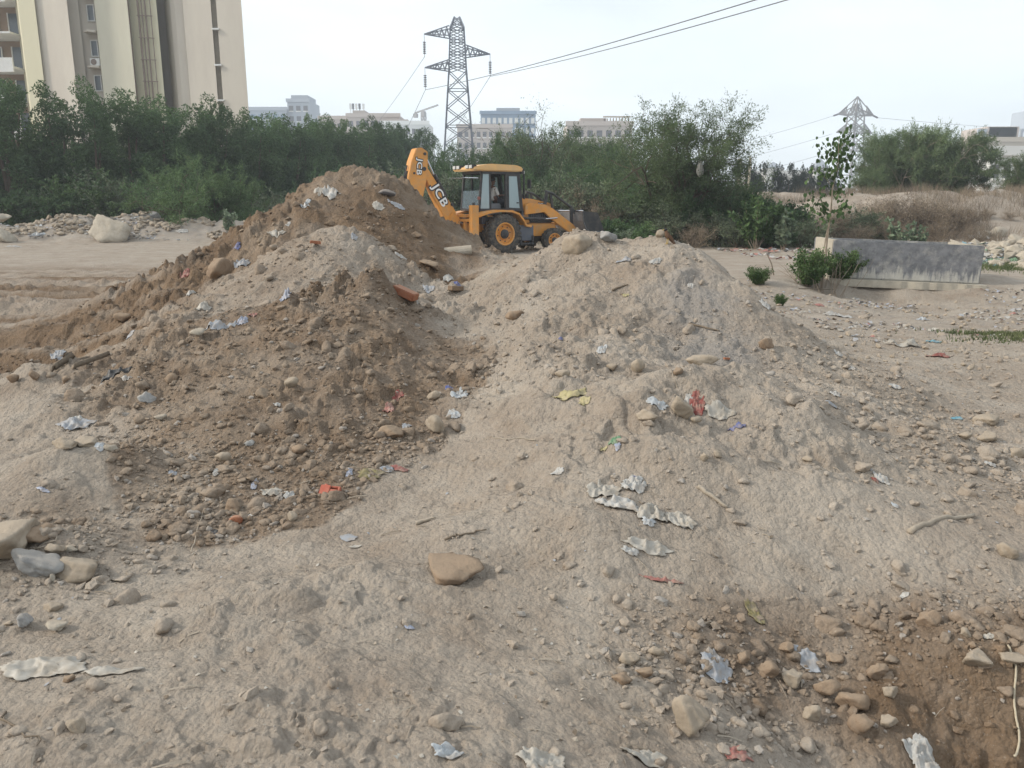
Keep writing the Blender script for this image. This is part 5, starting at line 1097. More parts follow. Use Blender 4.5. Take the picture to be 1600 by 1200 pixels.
# ------------------------------------------------------------ poles right of the big thorn tree
for (px, d, y0, w_, lb) in ((1152, 44, 248, .17, 'thick pale concrete pole of the pair right of the large tree'), (1168, 46, 246, .09, 'thin pale pole of the pair right of the large tree')):
    x_ = xat(px, d); m = MB(); z_ = zat(y0, d); m.tube([(0, 0, -.3), (0, 0, z_)], [w_, w_ * .75], 8); o = m.obj('pole', M_TANK2); o.location = (x_, d, 0); tag(o, lb, 'pole')
m = MB(); m.beam((xat(1130, 45), 45, zat(256, 45)), (xat(1171, 45), 45, zat(258, 45)), .07); m.beam((xat(1149, 45.2), 45.2, zat(286, 45)), (xat(1170, 45.2), 45.2, zat(288, 45)), .06); tag(m.obj('cross_rail', M_BARK), 'thin rails joining the pair of pale poles', 'rail')
# ------------------------------------------------------------ stones that stand out
M_STONE = {k: None for k in ()}
def stone_mat(name, c0, c1, dust=(.36, .30, .235), amt=.6):
    m, t, b = newmat(name); tc = t.nodes.new('ShaderNodeTexCoord'); g = t.nodes.new('ShaderNodeNewGeometry'); L = t.links.new
    def noise(sc): n = t.nodes.new('ShaderNodeTexNoise'); n.inputs['Scale'].default_value = sc; n.inputs['Detail'].default_value = 8; n.inputs['Roughness'].default_value = .7; L(g.outputs['Position'], n.inputs['Vector']); return n.outputs[0]
    mx = t.nodes.new('ShaderNodeMixRGB'); mx.inputs[1].default_value = (*c0, 1); mx.inputs[2].default_value = (*c1, 1)
    r = t.nodes.new('ShaderNodeMapRange'); r.inputs[1].default_value = .35; r.inputs[2].default_value = .65; L(noise(7), r.inputs[0]); L(r.outputs[0], mx.inputs[0])
    sp = t.nodes.new('ShaderNodeSeparateXYZ'); L(g.outputs['Normal'], sp.inputs[0]); ad = t.nodes.new('ShaderNodeMath'); ad.operation = 'MULTIPLY_ADD'; ad.inputs[1].default_value = .45; L(sp.outputs[2], ad.inputs[0]); L(noise(13), ad.inputs[2])
    r2 = t.nodes.new('ShaderNodeMapRange'); r2.inputs[1].default_value = .5; r2.inputs[2].default_value = .95; r2.inputs[4].default_value = amt; L(ad.outputs[0], r2.inputs[0])
    m2 = t.nodes.new('ShaderNodeMixRGB'); m2.inputs[2].default_value = (*dust, 1); L(r2.outputs[0], m2.inputs[0]); L(mx.outputs[0], m2.inputs[1]); L(m2.outputs[0], b.inputs['Base Color'])
    b.inputs['Roughness'].default_value = .9; b.inputs['Specular IOR Level'].default_value = .2
    bp = t.nodes.new('ShaderNodeBump'); bp.inputs['Strength'].default_value = .6; bp.inputs['Distance'].default_value = .015; L(noise(45), bp.inputs['Height']); L(bp.outputs[0], b.inputs['Normal']); return m
MS = {'tan': stone_mat('tan_stone', (.27, .22, .165), (.36, .30, .23)), 'brown': stone_mat('brown_earth_lump', (.20, .14, .095), (.27, .20, .14), (.30, .23, .165)), 'grey': stone_mat('grey_stone', (.25, .25, .25), (.36, .36, .35), amt=.4),
      'pale': stone_mat('pale_stone', (.36, .32, .26), (.46, .42, .35), (.30, .24, .18), .5), 'red': stone_mat('broken_brick', (.30, .11, .06), (.36, .16, .09), amt=.35), 'dark': stone_mat('dark_stone', (.12, .11, .11), (.18, .17, .17), amt=.4)}
def boulder(px, py, wpx, ratio, mat, label, seed, name='stone', cat='stone', sink=.17, d=None, tilt=0, deep=.8, angular=.95, group=None):
    """px, py: foot of the stone in the photo; wpx: its width there; ratio: height over width"""
    x_, y_, z_ = hit(px, py) if d is None else (xat(px, d), d, h1(xat(px, d), d)); w_ = wpx / F * math.hypot(y_, 0) * 1.0 / 2
    y_ += w_ * deep * .5; x_ = x_ * y_ / (y_ - w_ * deep * .5); z_ = h1(x_, y_)
    v_, f_ = rockv(seed, 3 if wpx < 30 else 4, angular, .15, (w_, w_ * deep, w_ * ratio * 1.22)); 
    o = link(name, fast_mesh(name, v_, f_, MS[mat], True)); o.location = (x_, y_, z_ + w_ * ratio * (1 - 2 * sink)); o.rotation_euler = (0, math.radians(tilt), 0)
    return tag(o, label, cat, group)
B = boulder
B(175,379,72,.62,'pale','big pale rounded boulder in front of the left tree row',17,'boulder','boulder')
B(8,380,44,.55,'pale','lower of two stacked pale boulders at the left edge',12,'boulder','boulder',sink=.15)
o_ = B(6,377,34,.5,'pale','upper of two stacked pale boulders at the left edge',13,'boulder','boulder'); o_.location.z = zat(341, o_.location.y)
B(243,346,24,.5,'grey','grey boulder on top of the left debris band',14,'boulder','boulder')
B(15,895,150,.42,'tan','largest tan slab of rock at the left edge of the foreground',15,tilt=-18,deep=.9); B(64,910,88,.58,'grey','grey-brown stone second from the left in the foreground group',16,tilt=20); B(122,910,84,.50,'tan','smooth tan stone right of the grey-brown one in the foreground group',17,tilt=-8)
B(90,878,36,.55,'tan','stone wedged behind the foreground stone group',18); B(113,868,26,.5,'pale','small pale stone behind the foreground stone group',19); B(84,912,14,1.2,'pale','small upright pale chip between the foreground stones',20)
B(62,850,60,.4,'brown','brown lump above the foreground stone group',21); B(20,852,50,.4,'brown','brown lump above the big slab at the left edge',22)
B(40,988,38,.7,'grey','grey rounded stone in the left foreground',23); B(92,985,38,.42,'pale','pale flat stone beside the grey rounded one in the left foreground',24); B(82,958,34,.4,'tan','half-buried tan stone above the pale flat one',25); B(15,978,16,.6,'tan','small stone at the left edge beside the grey rounded stone',26)
B(122,1146,38,.75,'tan','lone tan stone in the lower left corner area',27); B(110,1068,28,.4,'brown','crumbled brown lump in the left foreground',28)
B(678,682,32,.9,'tan','upright tan stone on the clod heap beside the clear plastic bag',31); B(456,610,24,.85,'tan','pale tan stone halfway up the clod heap',32); B(676,628,24,.65,'tan','tan stone above the upright stone on the clod heap',33)
B(228,632,30,.6,'grey','pale grey stone low on the left side of the clod heap',34); B(267,600,28,.6,'brown','brown lump left on the clod heap above the grey stone',35); B(252,660,20,.65,'pale','pale tan stone below the grey stone on the clod heap',36)
B(312,532,26,.55,'pale','pale stone on the left ridge of the clod heap',37); B(176,706,26,.5,'pale','pale stone beside the white rag on the left',38); B(102,702,48,.35,'tan','flat tan slab under the grey cloth on the left',39,tilt=10); B(140,700,50,.3,'tan','flat tan slab right of the grey cloth',40)
B(390,700,18,.6,'grey','small whitish stone low on the clod heap',41); B(612,688,44,.5,'brown','large rounded brown lump on the lower clod heap',42); B(466,712,26,.5,'brown','rounded brown lump left on the lower clod heap',43); B(350,725,28,.6,'tan','tan lump near the foot of the clod heap',44)
B(365,800,34,.55,'brown','dark lump at the foot of the clod heap',45); B(372,822,30,.5,'red','reddish lump at the very foot of the clod heap',46); B(456,815,22,.8,'tan','tan stone at the foot of the clod heap below the rags',47)
B(1062,662,40,.95,'tan','elongated tan stone leaning beside the red and white sack',51,tilt=-55,deep=.6); B(996,584,24,.85,'tan','round ball of earth at the foot of the right heap',52,angular=.35); B(958,580,22,.6,'tan','lump left of the round ball of earth on the right heap',53)
B(876,590,26,.55,'tan','tan lump at the lower left of the right heap',54); B(806,498,34,.55,'brown','flat-faced brown slab set in the right heap',55,sink=.45); B(1196,545,30,.7,'brown','brown boulder on the right flank of the sandy heap',56); B(1085,665,20,.6,'tan','stone under the red and white sack',57)
B(1100,570,56,.3,'tan','low broad lump at the foot of the grey ash face',58,sink=.4); B(1058,598,20,.6,'brown','small brown stone in the hummocks',59); B(1010,662,44,.4,'tan','half-buried long tan stone in the hummocks',60,tilt=-20,sink=.4); B(1100,722,20,.6,'tan','tan stone in the lower hummocks',61); B(1120,728,16,.8,'tan','small tan stone beside another in the lower hummocks',62)
B(906,398,48,.70,'tan','large tan rock on the crest of the sandy heap before the loader',71,tilt=12,sink=.3); B(948,384,34,.6,'grey','greyish block on the crest right of the large tan rock',64); B(1030,376,22,.6,'tan','tan rock just left of the perched bird',65); B(1082,378,26,.5,'tan','tan rock just right of the perched bird',66)
B(1545,664,44,.4,'tan','flat-topped tan stone on the right plain',71); B(1540,692,32,.55,'tan','stone below the flat-topped one on the right plain',72); B(1592,716,34,.6,'tan','tan stone cut by the right edge of the plain',73); B(1508,690,26,.5,'tan','small stone left in the group on the right plain',74)
B(1260,725,22,.5,'tan','tan stone in a hollow on the right slope',75); B(1575,872,40,.62,'tan','stone at the right edge above the pit',76); B(1448,984,42,.75,'brown','rounded brown lump at the left of the pit edge',77); B(1520,1055,56,.72,'tan','large tan stone on the pit edge',78); B(1580,1045,52,.45,'tan','flat tan stone on the pit edge beside the rope',79)
B(1508,998,24,.7,'tan','small stone above the large one on the pit edge',80); B(1518,1022,18,.7,'brown','little lump just above the large pit-edge stone',81)
B(705,905,130,.26,'brown','broad flat-topped brown rock in the central foreground',82,sink=.3); B(1075,1150,80,.8,'tan','upright tan stone standing in the hollow of the lower foreground',83,deep=.6)
LUMP = ['leftmost upper earth lump', 'earth lump right of the leftmost upper one', 'lowest lump of the left group', 'small lump topping the left group', 'tan lump left of the central ones', 'brown lump between the tan ones', 'wide lump at the middle of the heap of lumps', 'lump right of the wide middle one', 'large lump toward the lower right', 'lump below the wide middle one', 'lump at the upper right', 'lowest lump', 'lower right lump', 'small lump at the upper rim', 'smallest upper lump', 'rightmost lump']
for i, (px, py, w_, r_2) in enumerate([(985,1040,40,.6),(1010,1062,34,.6),(970,1068,38,.5),(1025,1030,28,.6),(1160,1045,40,.6),(1195,1060,46,.6),(1235,1075,52,.6),(1290,1090,48,.7),(1330,1110,56,.6),(1270,1130,46,.6),(1370,1065,40,.7),(1345,1160,50,.6),(1385,1140,42,.6),(1300,1040,36,.5),(1230,1030,30,.6),(1390,1095,34,.6)]):
    B(px, py, w_, r_2, 'brown' if i % 3 else 'tan', LUMP[i] + ' in the foreground hollow', 90 + i, group='earth lumps in the foreground hollow')
for i, (px, py, w_) in enumerate([(192,503,26),(22,598,22),(55,597,20),(105,600,24),(345,432,46)]):
    B(px, py, w_, .7, 'brown', ['dark brown lump on the left edge of the tall heap','round brown lump at the left edge of the yard','smaller brown lump beside the round one at the left edge','brown lump at the end of the bark sheet','big brown chunk on the left flank of the tall heap'][i], 110 + i)
# bricks and rubble on the heap saddle
def brick(px, py, w_, label, mat='red', rz=.3, ry=.1): 
    x_, y_, z_ = hit(px, py); s = w_ / F * y_; m = MB(); m.box(-s / 2, s / 2, -s * .24, s * .24, -s * .05, s * .25); o = m.obj('brick', MS[mat], bevel=s * .03); o.location = (x_, y_, z_ + .01); o.rotation_euler = (0, ry, rz); return tag(o, label, 'brick')
brick(632, 464, 40, 'orange-brown broken brick below the summit of the grey heap', rz=-.4, ry=.35); brick(712, 458, 24, 'dusty brick lying in the saddle between the heaps', 'brown', .8); brick(493, 384, 16, 'small red brick chip on the crest of the grey heap'); brick(1135, 566, 10, 'tiny red chip on the right heap')
B(672,418,40,.4,'brown','dark slab under an overhang on the right of the tall heap',121,tilt=15); B(605,310,26,.4,'dark','dark stone near the summit of the tall heap',122)
x_, y_, z_ = hit(725, 398); m = MB(); m.tube([(-.30, 0, .03), (.25, .05, .08)], .085, 14); m2 = m.obj('broken_pipe', MS['pale']); m2.location = (x_ - .1, y_, z_ - .03); m2.scale = (.8, .8, .8); tag(m2, 'broken grey concrete pipe end left of the big rear wheel', 'pipe')
# ------------------------------------------------------------ litter
def cloth_mat(name, col, col2=None, rough=.5, trans=.12): return paint(name, col, rough, var=.12, scale=9, dirt=col2 or (.33, .27, .21), dirtamt=.85, trans=trans)
ML = {'white': cloth_mat('dirty_white_plastic', (.46, .455, .435)), 'clear': cloth_mat('clear_plastic_film', (.55, .58, .60), rough=.3, trans=.3), 'cream': cloth_mat('dusty_sack_cloth', (.44, .41, .36), (.31, .26, .20)), 'red': cloth_mat('red_cloth', (.24, .05, .04)), 'pinkred': cloth_mat('faded_red_cloth', (.34, .13, .11)),
      'blue': cloth_mat('blue_wrapper', (.08, .11, .30)), 'lblue': cloth_mat('pale_blue_wrapper', (.34, .38, .48)), 'cyan': cloth_mat('cyan_sheet', (.14, .34, .42)), 'yellow': cloth_mat('yellow_sack', (.42, .37, .19), (.34, .28, .19)), 'black': cloth_mat('black_cloth', (.02, .02, .022), (.06, .055, .05), trans=0), 'grey': cloth_mat('grey_cloth', (.33, .35, .38)),
      'orange': paint('orange_plastic', (.40, .095, .055), .45, var=.1, dirt=(.36, .26, .18), dirtamt=.35, scale=8), 'bark': paint('dry_wood', (.16, .125, .09), .9, var=.3, scale=6, stretch=(1, 6, 6), bump=.4), 'driftwood': paint('pale_stick', (.33, .28, .22), .9, var=.2, scale=5, bump=.4), 'olive': cloth_mat('olive_cloth', (.20, .17, .07)), 'green': cloth_mat('green_scrap', (.10, .24, .13)), 'rope': paint('rope', (.44, .38, .28), .9, var=.15, scale=40, bump=.4)}
def sheet(px, py, wpx, ratio, mat, label, seed, name='plastic_sheet', cat='litter', rise=.3, ang=0.0, n=22, group=None, lift=0.0, facet=False):
    """a crumpled piece: irregular outline, sharp folds, draped on the ground it lies on"""
    x0, y0, z0 = hit(px, py); W = wpx / F * y0 / 2; g_ = math.radians(abs(0) + 12.6 + math.degrees(math.atan((py - 600) / F))); nrm = normal_at(x0, y0, .3)
    inc = max(.3, abs(nrm.dot(Vector((x0, y0, z0 - CAMZ)).normalized())))          # how steeply this slope is seen: keeps the real depth of the piece
    big = wpx >= 44; W = W * (1.12 if big else 1.0); Dp = W * ratio * min(1.35, .68 / inc); rise = rise * (.85 if big else .7); r = np.random.RandomState(seed)
    u, v_ = np.meshgrid(np.linspace(-1, 1, n), np.linspace(-1, 1, n), indexing='ij'); a = np.arctan2(v_, u); q = np.maximum(abs(u), abs(v_)); rad = .78 + .38 * fbm(np.cos(a) * 1.2 + seed, np.sin(a) * 1.2, .55, 3, seed % 60).reshape(a.shape)
    X = np.cos(a) * q * rad * W; Y = np.sin(a) * q * rad * Dp
    c, s = math.cos(ang), math.sin(ang); X, Y = X * c - Y * s, X * s + Y * c
    Z = H((X + x0).ravel(), (Y + y0).ravel()).reshape(X.shape)
    f1 = 1 - np.abs(fbm(X / W * 1.1 + seed, Y / W * 1.1, .62, 3, seed % 70)) * 2.2; f2 = 1 - np.abs(fbm(X / W * 1.6 + 7, Y / W + seed, .28, 2, seed % 50)) * 2
    Z = Z + W * rise * (np.clip(f1, 0, 1) ** 1.5 * .75 + np.clip(f2, 0, 1) * .22) * (1 - .75 * q ** 2.2) + .006 + lift * W
    V = np.stack([X, Y, Z - z0], -1).reshape(-1, 3); i_, j_ = np.meshgrid(np.arange(n - 1), np.arange(n - 1), indexing='ij'); Fq = np.stack([i_ * n + j_, (i_ + 1) * n + j_, (i_ + 1) * n + j_ + 1, i_ * n + j_ + 1], -1).reshape(-1, 4)
    o = link(name, fast_mesh(name, V, Fq, ML[mat], not facet)); o.location = (x0, y0, z0); md = o.modifiers.new('thickness', 'SOLIDIFY'); md.thickness = .002
    if label: tag(o, label, cat, group)
    return o
S = sheet
S(118,668,62,.35,'grey','grey rag crumpled on the slabs at the left',1,'rag','rag',.5); S(122,660,30,.5,'white','whitish plastic end lying on the grey rag',2,rise=.5); S(157,704,18,.9,'clear','pale plastic scrap left of the pale stone',3)
S(66,766,34,.35,'lblue','blue-white wrapper on the small ridge at the left',4,'wrapper','wrapper',.3,-.4); S(60,1048,170,.30,'cream','torn woven sack half buried at the lower left edge',5,'sack','sack',.25,-.15,30); S(170,1052,110,.16,'cream','long dusty cloth strip trailing from the torn sack',6,'cloth_strip','cloth',.2)
S(608,640,24,1.2,'pinkred','faded red cloth on the clod heap',7,'cloth','cloth',.5); S(622,624,22,.6,'red','dark red cloth fold above the faded red cloth',8,'cloth','cloth',.5)
S(720,622,32,1.5,'clear','clear plastic bag with glossy edge on the right of the clod heap',9,'plastic_bag','bag',.5); S(702,608,16,.8,'blue','blue and white wrapper beside the clear plastic bag',10,'wrapper','wrapper',.6); S(708,650,22,1.1,'clear','lower torn part of clear film beside the upright stone',11,'plastic_film','film',.4,.6)
S(636,668,18,.9,'grey','small grey plastic on the clod heap below the red cloth',12); S(390,696,18,.7,'white','white scrap alone on the lower clod heap',13,'scrap','litter',.6); S(434,636,14,.7,'white','white scrap in the middle of the clod heap',14,'scrap','litter',.6)
S(398,760,12,2.2,'lblue','upright blue-white wrapper near the foot of the clod heap',15,'wrapper','wrapper',.6); S(424,772,44,.4,'cream','dirty pale rag right of the upright wrapper',16,'rag','rag',.5); S(452,778,26,.9,'white','torn white rag at the foot of the clod heap',17,'rag','rag',.5)
S(546,742,14,2.0,'lblue','narrow pale blue wrapper standing near the orange canister',18,'wrapper','wrapper',.7); S(578,742,50,.55,'olive','olive cloth half buried right of the orange canister',19,'cloth','cloth',.35); S(606,735,26,.6,'grey','grey cloth lump right of the olive cloth',20,'cloth','cloth',.5); S(625,735,34,.3,'pinkred','pinkish strip beside the grey cloth lump',21,'cloth_strip','cloth',.3)
S(892,618,64,.35,'yellow','faded yellow woven sack spread on the hummocks',22,'sack','sack',.3); S(912,628,24,1.1,'yellow','frayed yellow corner of the woven sack',23,'sack','sack',.4)
S(1088,640,34,1.0,'red','red sack beside the elongated tan stone',24,'sack','sack',.7); S(1076,632,18,1.5,'white','white torn strip standing over the red sack',25,'plastic_strip','litter',.8); S(1125,650,48,.4,'cream','pale rags trailing right of the red sack',26,'rag','rag',.5); S(1152,666,36,.4,'blue','blue plastic strip at the end of the rags',27,'plastic_strip','litter',.5); S(1028,632,40,.6,'clear','dusty clear film left of the elongated stone',28,'plastic_film','film',.3)
S(962,690,26,.8,'green','tangle of green and blue thread in the hummocks',29,'thread_tangle','litter',.6); S(965,702,14,1.2,'lblue','tiny toothbrush-like blue-white scrap in the hummocks',30,'scrap','litter',.5); S(943,705,14,.7,'yellow','small yellow paper scrap in the hummocks',31,'scrap','litter',.5); S(870,742,24,.6,'white','white plastic piece left of the large sacks',32,'scrap','litter',.25)
S(988,764,48,.8,'white','blue-marked white bag above the large dusty sacks',33,'plastic_bag','bag',.75,n=28); S(988,756,18,.5,'blue','blue print patch on the white bag',34,'print_patch','print',.8,lift=.55); S(942,772,60,.55,'cream','dusty sack lying left of the blue-marked bag',35,'sack','sack',.5,n=28); S(965,795,90,.30,'white','long white plastic strip joining the sacks',36,'plastic_strip','litter',.5,-.25,30)
S(1020,808,62,.7,'cream','large crumpled dusty sack in the middle foreground',37,'sack','sack',.7,n=32); S(1062,820,64,.45,'cream','torn brown-edged end of the large crumpled sack',38,'sack','sack',.6,-.5,30); S(1012,818,30,.9,'clear','pale bluish sheet sticking out of the large sack',39,'plastic_sheet','litter',.8)
S(1012,860,80,.35,'cream','dusty cloth piece below the large crumpled sack',40,'cloth','cloth',.4); S(985,868,40,.5,'white','white scraps beside the dusty cloth piece',41,'scrap','litter',.5)
S(1378,752,26,1.1,'white','white and red packet on the right slope',42,'packet','packet',.7,facet=True); S(1367,752,12,1.4,'red','red corner of the packet on the right slope',43,'packet_corner','packet',.7); S(1398,792,12,1.2,'clear','small white scrap below the packet',44,'scrap','litter'); S(1355,734,22,.5,'grey','dark-edged scrap above the packet',45,'scrap','litter')
S(1304,616,22,.9,'white','white plastic on the right foot of the sandy heap',46,'plastic_bag','bag',.6); S(1300,636,26,.3,'grey','grey flat scrap below the white plastic on the heap foot',47,'scrap','litter'); S(940,550,20,.9,'clear','pale folded paper in the face of the sandy heap',48,'paper','paper',.9,.5,8,facet=True); S(1105,566,10,1,'white','white scrap at the foot of the ash face',49,'scrap','litter')
S(1470,558,44,.35,'red','red plastic sheet flattened on the right plain',50,'plastic_sheet','litter',.3); S(1458,535,30,.4,'cyan','cyan plastic scrap on the right plain',51,'plastic_sheet','litter',.4); S(1410,541,60,.25,'cream','pale sack lying on the right plain',52,'sack','sack',.5); S(1398,606,26,.5,'white','white crumpled litter on the right plain',53,'scrap','litter',.5)
S(1546,728,26,.5,'white','white scrap on the lower right plain',54,'scrap','litter',.5); S(1495,655,30,.3,'cyan','blue stick-like scrap on the right plain',55,'scrap','litter',.3); S(1310,555,18,.8,'white','white lump right of the sandy heap',56,'scrap','litter',.6); S(1330,580,18,.6,'white','second white lump right of the sandy heap',57,'scrap','litter',.6)
S(1196,478,24,.8,'white','white bag below the tank bank',58,'plastic_bag','bag',.6); S(1310,495,50,.35,'white','white and blue litter spread below the tank',59,'litter_patch','litter',.5); S(1280,478,20,.8,'pinkred','rusty brown cloth below the sapling',60,'cloth','cloth',.6); S(1440,500,34,.4,'clear','pale plastic below the tank on the slope',61,'plastic_sheet','litter',.4)
S(516,303,36,.7,'white','white plastic bag near the summit of the tall heap',62,'plastic_bag','bag',.8); S(498,300,20,.6,'cream','smaller whitish bag left of the one near the summit',63,'plastic_bag','bag',.6); S(478,322,22,.6,'clear','pale film on the upper left of the tall heap',64,'plastic_film','film',.5); S(620,322,30,.35,'grey','long grey scrap right on the tall heap',65,'scrap','litter',.4); S(592,325,24,.6,'cream','dusty whitish scrap in the middle of the tall heap',66,'scrap','litter',.5)
S(448,352,16,.6,'white','white card lying on the left side of the tall heap',67,'card','paper',.2,facet=True,n=6); S(432,370,34,.3,'cream','dusty strip under the white card',68,'cloth_strip','cloth',.3); S(446,466,20,1.0,'lblue','blue-grey wrapper on the grey heap',69,'wrapper','wrapper',.8); S(553,374,12,1.2,'grey','dark and white scrap on the crest of the grey heap',70,'scrap','litter',.8); S(626,402,22,.6,'white','white paper in the saddle right of the grey heap',71,'paper','paper',.5)
S(297,458,16,.9,'white','white cup-like scrap on the left flank',72,'scrap','litter',.8); S(290,430,20,.8,'red','red cloth on the left flank of the tall heap',73,'cloth','cloth',.6); S(370,385,14,.9,'blue','blue wrapper high on the left flank',74,'wrapper','wrapper',.7); S(318,478,30,.8,'cream','pale rag on the left flank below the white cup',75,'rag','rag',.5,.6); S(378,412,26,.8,'grey','grey-blue rag high on the left flank',76,'rag','rag',.5)
S(378,504,22,.5,'lblue','pale wrapper on the left ridge',77,'wrapper','wrapper',.6); S(395,498,18,.4,'pinkred','pink thread beside the pale wrapper on the left ridge',78,'thread','litter',.5); S(345,508,60,.3,'grey','grey tangled rag on the left ridge',79,'rag','rag',.4,.3); S(178,585,52,.45,'black','black cloth at the left foot of the tall heap',80,'cloth','cloth',.45,.45,26)
S(198,594,20,.7,'white','white scrap right of the black cloth',81,'scrap','litter',.6); S(205,522,22,.7,'grey','greyish scrap at the left heap edge',82,'scrap','litter',.5); S(92,562,26,.7,'grey','grey plastic beside the bark sheet',83,'scrap','litter',.5)
S(700,436,20,.9,'white','white litter in the saddle between the heaps',84,'scrap','litter',.7); S(670,455,24,.7,'grey','grey rag in the saddle between the heaps',85,'rag','rag',.6); S(715,450,14,.8,'blue','bluish scrap in the saddle between the heaps',86,'scrap','litter',.7); S(652,474,12,1,'white','small white scrap under the orange-brown brick',87,'scrap','litter',.6)
S(876,530,10,.9,'blue','tiny blue scrap on the left face of the sandy heap',88,'scrap','litter',.7); S(1025,410,26,.35,'white','white strip on the crest of the sandy heap',89,'plastic_strip','litter',.5,.3); S(975,408,30,.4,'grey','grey rag near the crest of the sandy heap',90,'rag','rag',.5); S(1078,448,12,.8,'white','white scrap above the ash face',91,'scrap','litter',.7); S(978,463,14,.5,'yellow','orange-yellow scrap in the cleft of the sandy heap',92,'scrap','litter',.6)
S(190,375,30,.7,'white','white plastic bag beside the big pale boulder',93,'plastic_bag','bag',.8); S(20,386,34,.3,'white','white sheet below the stacked boulders',94,'plastic_sheet','litter',.3); S(285,364,20,.5,'white','white scrap on the left debris band',95,'scrap','litter',.6); S(60,368,26,.5,'clear','pale bags left of the big boulder',96,'plastic_bag','bag',.6)
S(546,842,40,.6,'grey','flat grey shard in front of the clod heap',97,'shard','shard',.06,n=9,facet=True); S(556,857,24,.4,'cream','pale flat stone chip in front of the clod heap',98,'chip','stone',.15,n=8,facet=True); S(392,808,16,.4,'white','white chip at the foot of the clod heap',99,'chip','litter',.2); S(340,836,26,.5,'black','black rag edge near the centre foreground',100,'rag','rag',.4)
S(848,1195,90,.6,'cream','crumpled pale sack at the bottom edge near the centre',101,'sack','sack',.6,n=30); S(1440,1188,70,.9,'white','white sack with ribbed folds at the bottom right',102,'sack','sack',.8,n=34); S(1010,1192,90,.35,'cream','pale cloth strip at the bottom edge',103,'cloth_strip','cloth',.4); S(1120,1050,60,.9,'grey','grey torn cloth in the foreground hollow',104,'cloth','cloth',.5,.8,28); S(1262,1035,60,.5,'grey','grey cloth over the rim of the foreground hollow',105,'cloth','cloth',.4,-.6,26)
S(1035,912,80,.12,'pinkred','long faded red strip in the foreground',106,'cloth_strip','cloth',.3,-.2,26); S(1180,965,30,2.0,'olive','olive leaf-like strip in the foreground hollow',107,'strip','litter',.4,.3); S(1150,1180,60,.5,'pinkred','dusty pink rag at the bottom edge',108,'rag','rag',.3); S(1410,938,26,.4,'white','whitish chips above the pit edge',109,'chip','litter',.3); S(1545,998,26,.6,'cream','pale paper on the pit edge',110,'paper','paper',.6)
S(700,1180,60,.4,'clear','dusty film at the bottom edge',111,'plastic_film','film',.3); S(640,985,20,.5,'lblue','tiny bluish scrap in the central foreground',112,'scrap','litter',.4); S(270,740,18,.6,'grey','grey chip low on the left of the clod heap',113,'chip','litter',.5); S(338,740,12,1.6,'white','curled white peel low on the clod heap',114,'peel','litter',.9); S(180,372,20,.5,'clear','clear bag in front of the big boulder',115,'plastic_bag','bag',.5)
# orange canister
x_, y_, z_ = hit(514, 775); s = 34 / F * y_; cn = empty('canister', (x_, y_ + .03, z_ + .01), -.15, 'crushed orange plastic canister at the foot of the clod heap', 'canister')
cn.rotation_euler = (-.9, .05, -.1)
m = MB(); hw = s / 2; hh = s * .33; dq = s * .16
m.box(-hw, hw * .0, -dq, dq, -hh, hh); m.box(hw * .002, hw * .75, -dq, dq, -hh, hh * .35); m.box(hw * .752, hw, -dq, dq, -hh, hh * .85); m.box(hw * .0, hw, -dq * .6, dq * .6, hh * .70, hh); m.obj('body', ML['orange'], cn, bevel=s * .035)
m = MB(); m.tube([(-hw * .55, 0, hh), (-hw * .55, 0, hh * 1.25)], s * .09, 12); m.obj('cap', ML['orange'], cn)
# sticks, bark, rope
def stick(p0, p1, r, mat, label, name='stick', cat='stick', wob=.02, lift=0.01, taper=.5, n=10):
    a = hit(*p0); b = hit(*p1); rr = random.Random(int(p0[0])); pts = []
    for i in range(n + 1):
        t = i / n; x_ = a[0] + (b[0] - a[0]) * t + rr.uniform(-wob, wob); y_ = a[1] + (b[1] - a[1]) * t + rr.uniform(-wob, wob); pts.append((x_, y_, max(h1(x_, y_) + lift * .3, a[2] + (b[2] - a[2]) * t + lift)))
    m = MB(); m.tube(pts, [r * (1 - taper * i / n) for i in range(n + 1)], 7); return tag(m.obj(name, ML[mat], smooth=True), label, cat)
stick((1418, 836), (1520, 808), .016, 'driftwood', 'pale weathered branch lying right of the centre', taper=.4, wob=.008); stick((1090, 765), (1136, 797), .012, 'driftwood', 'thin pale root on the right hummock', taper=.3, wob=.006); stick((650, 822), (680, 811), .012, 'driftwood', 'short pale wood splinter in front of the clod heap', wob=.003)
stick((1076, 508), (1125, 519), .010, 'bark', 'dark twig across the grey ash face', wob=.006); stick((957, 456), (980, 447), .012, 'bark', 'dark twig in the cleft of the sandy heap', wob=.01); stick((430, 430), (300, 545), .004, 'driftwood', 'thin wire running down the left flank'); stick((700, 845), (760, 830), .006, 'bark', 'thin twig in the central foreground')
stick((0, 1120), (60, 1175), .004, 'bark', 'thin root fibre in the lower left corner', wob=.02); stick((300, 870), (318, 800), .003, 'driftwood', 'dry straw standing near the left stones', wob=.004); stick((840, 690), (760, 690), .004, 'driftwood', 'dry straw in the middle of the hummocks'); stick((20, 888), (90, 845), .005, 'driftwood', 'straw among the left foreground stones')
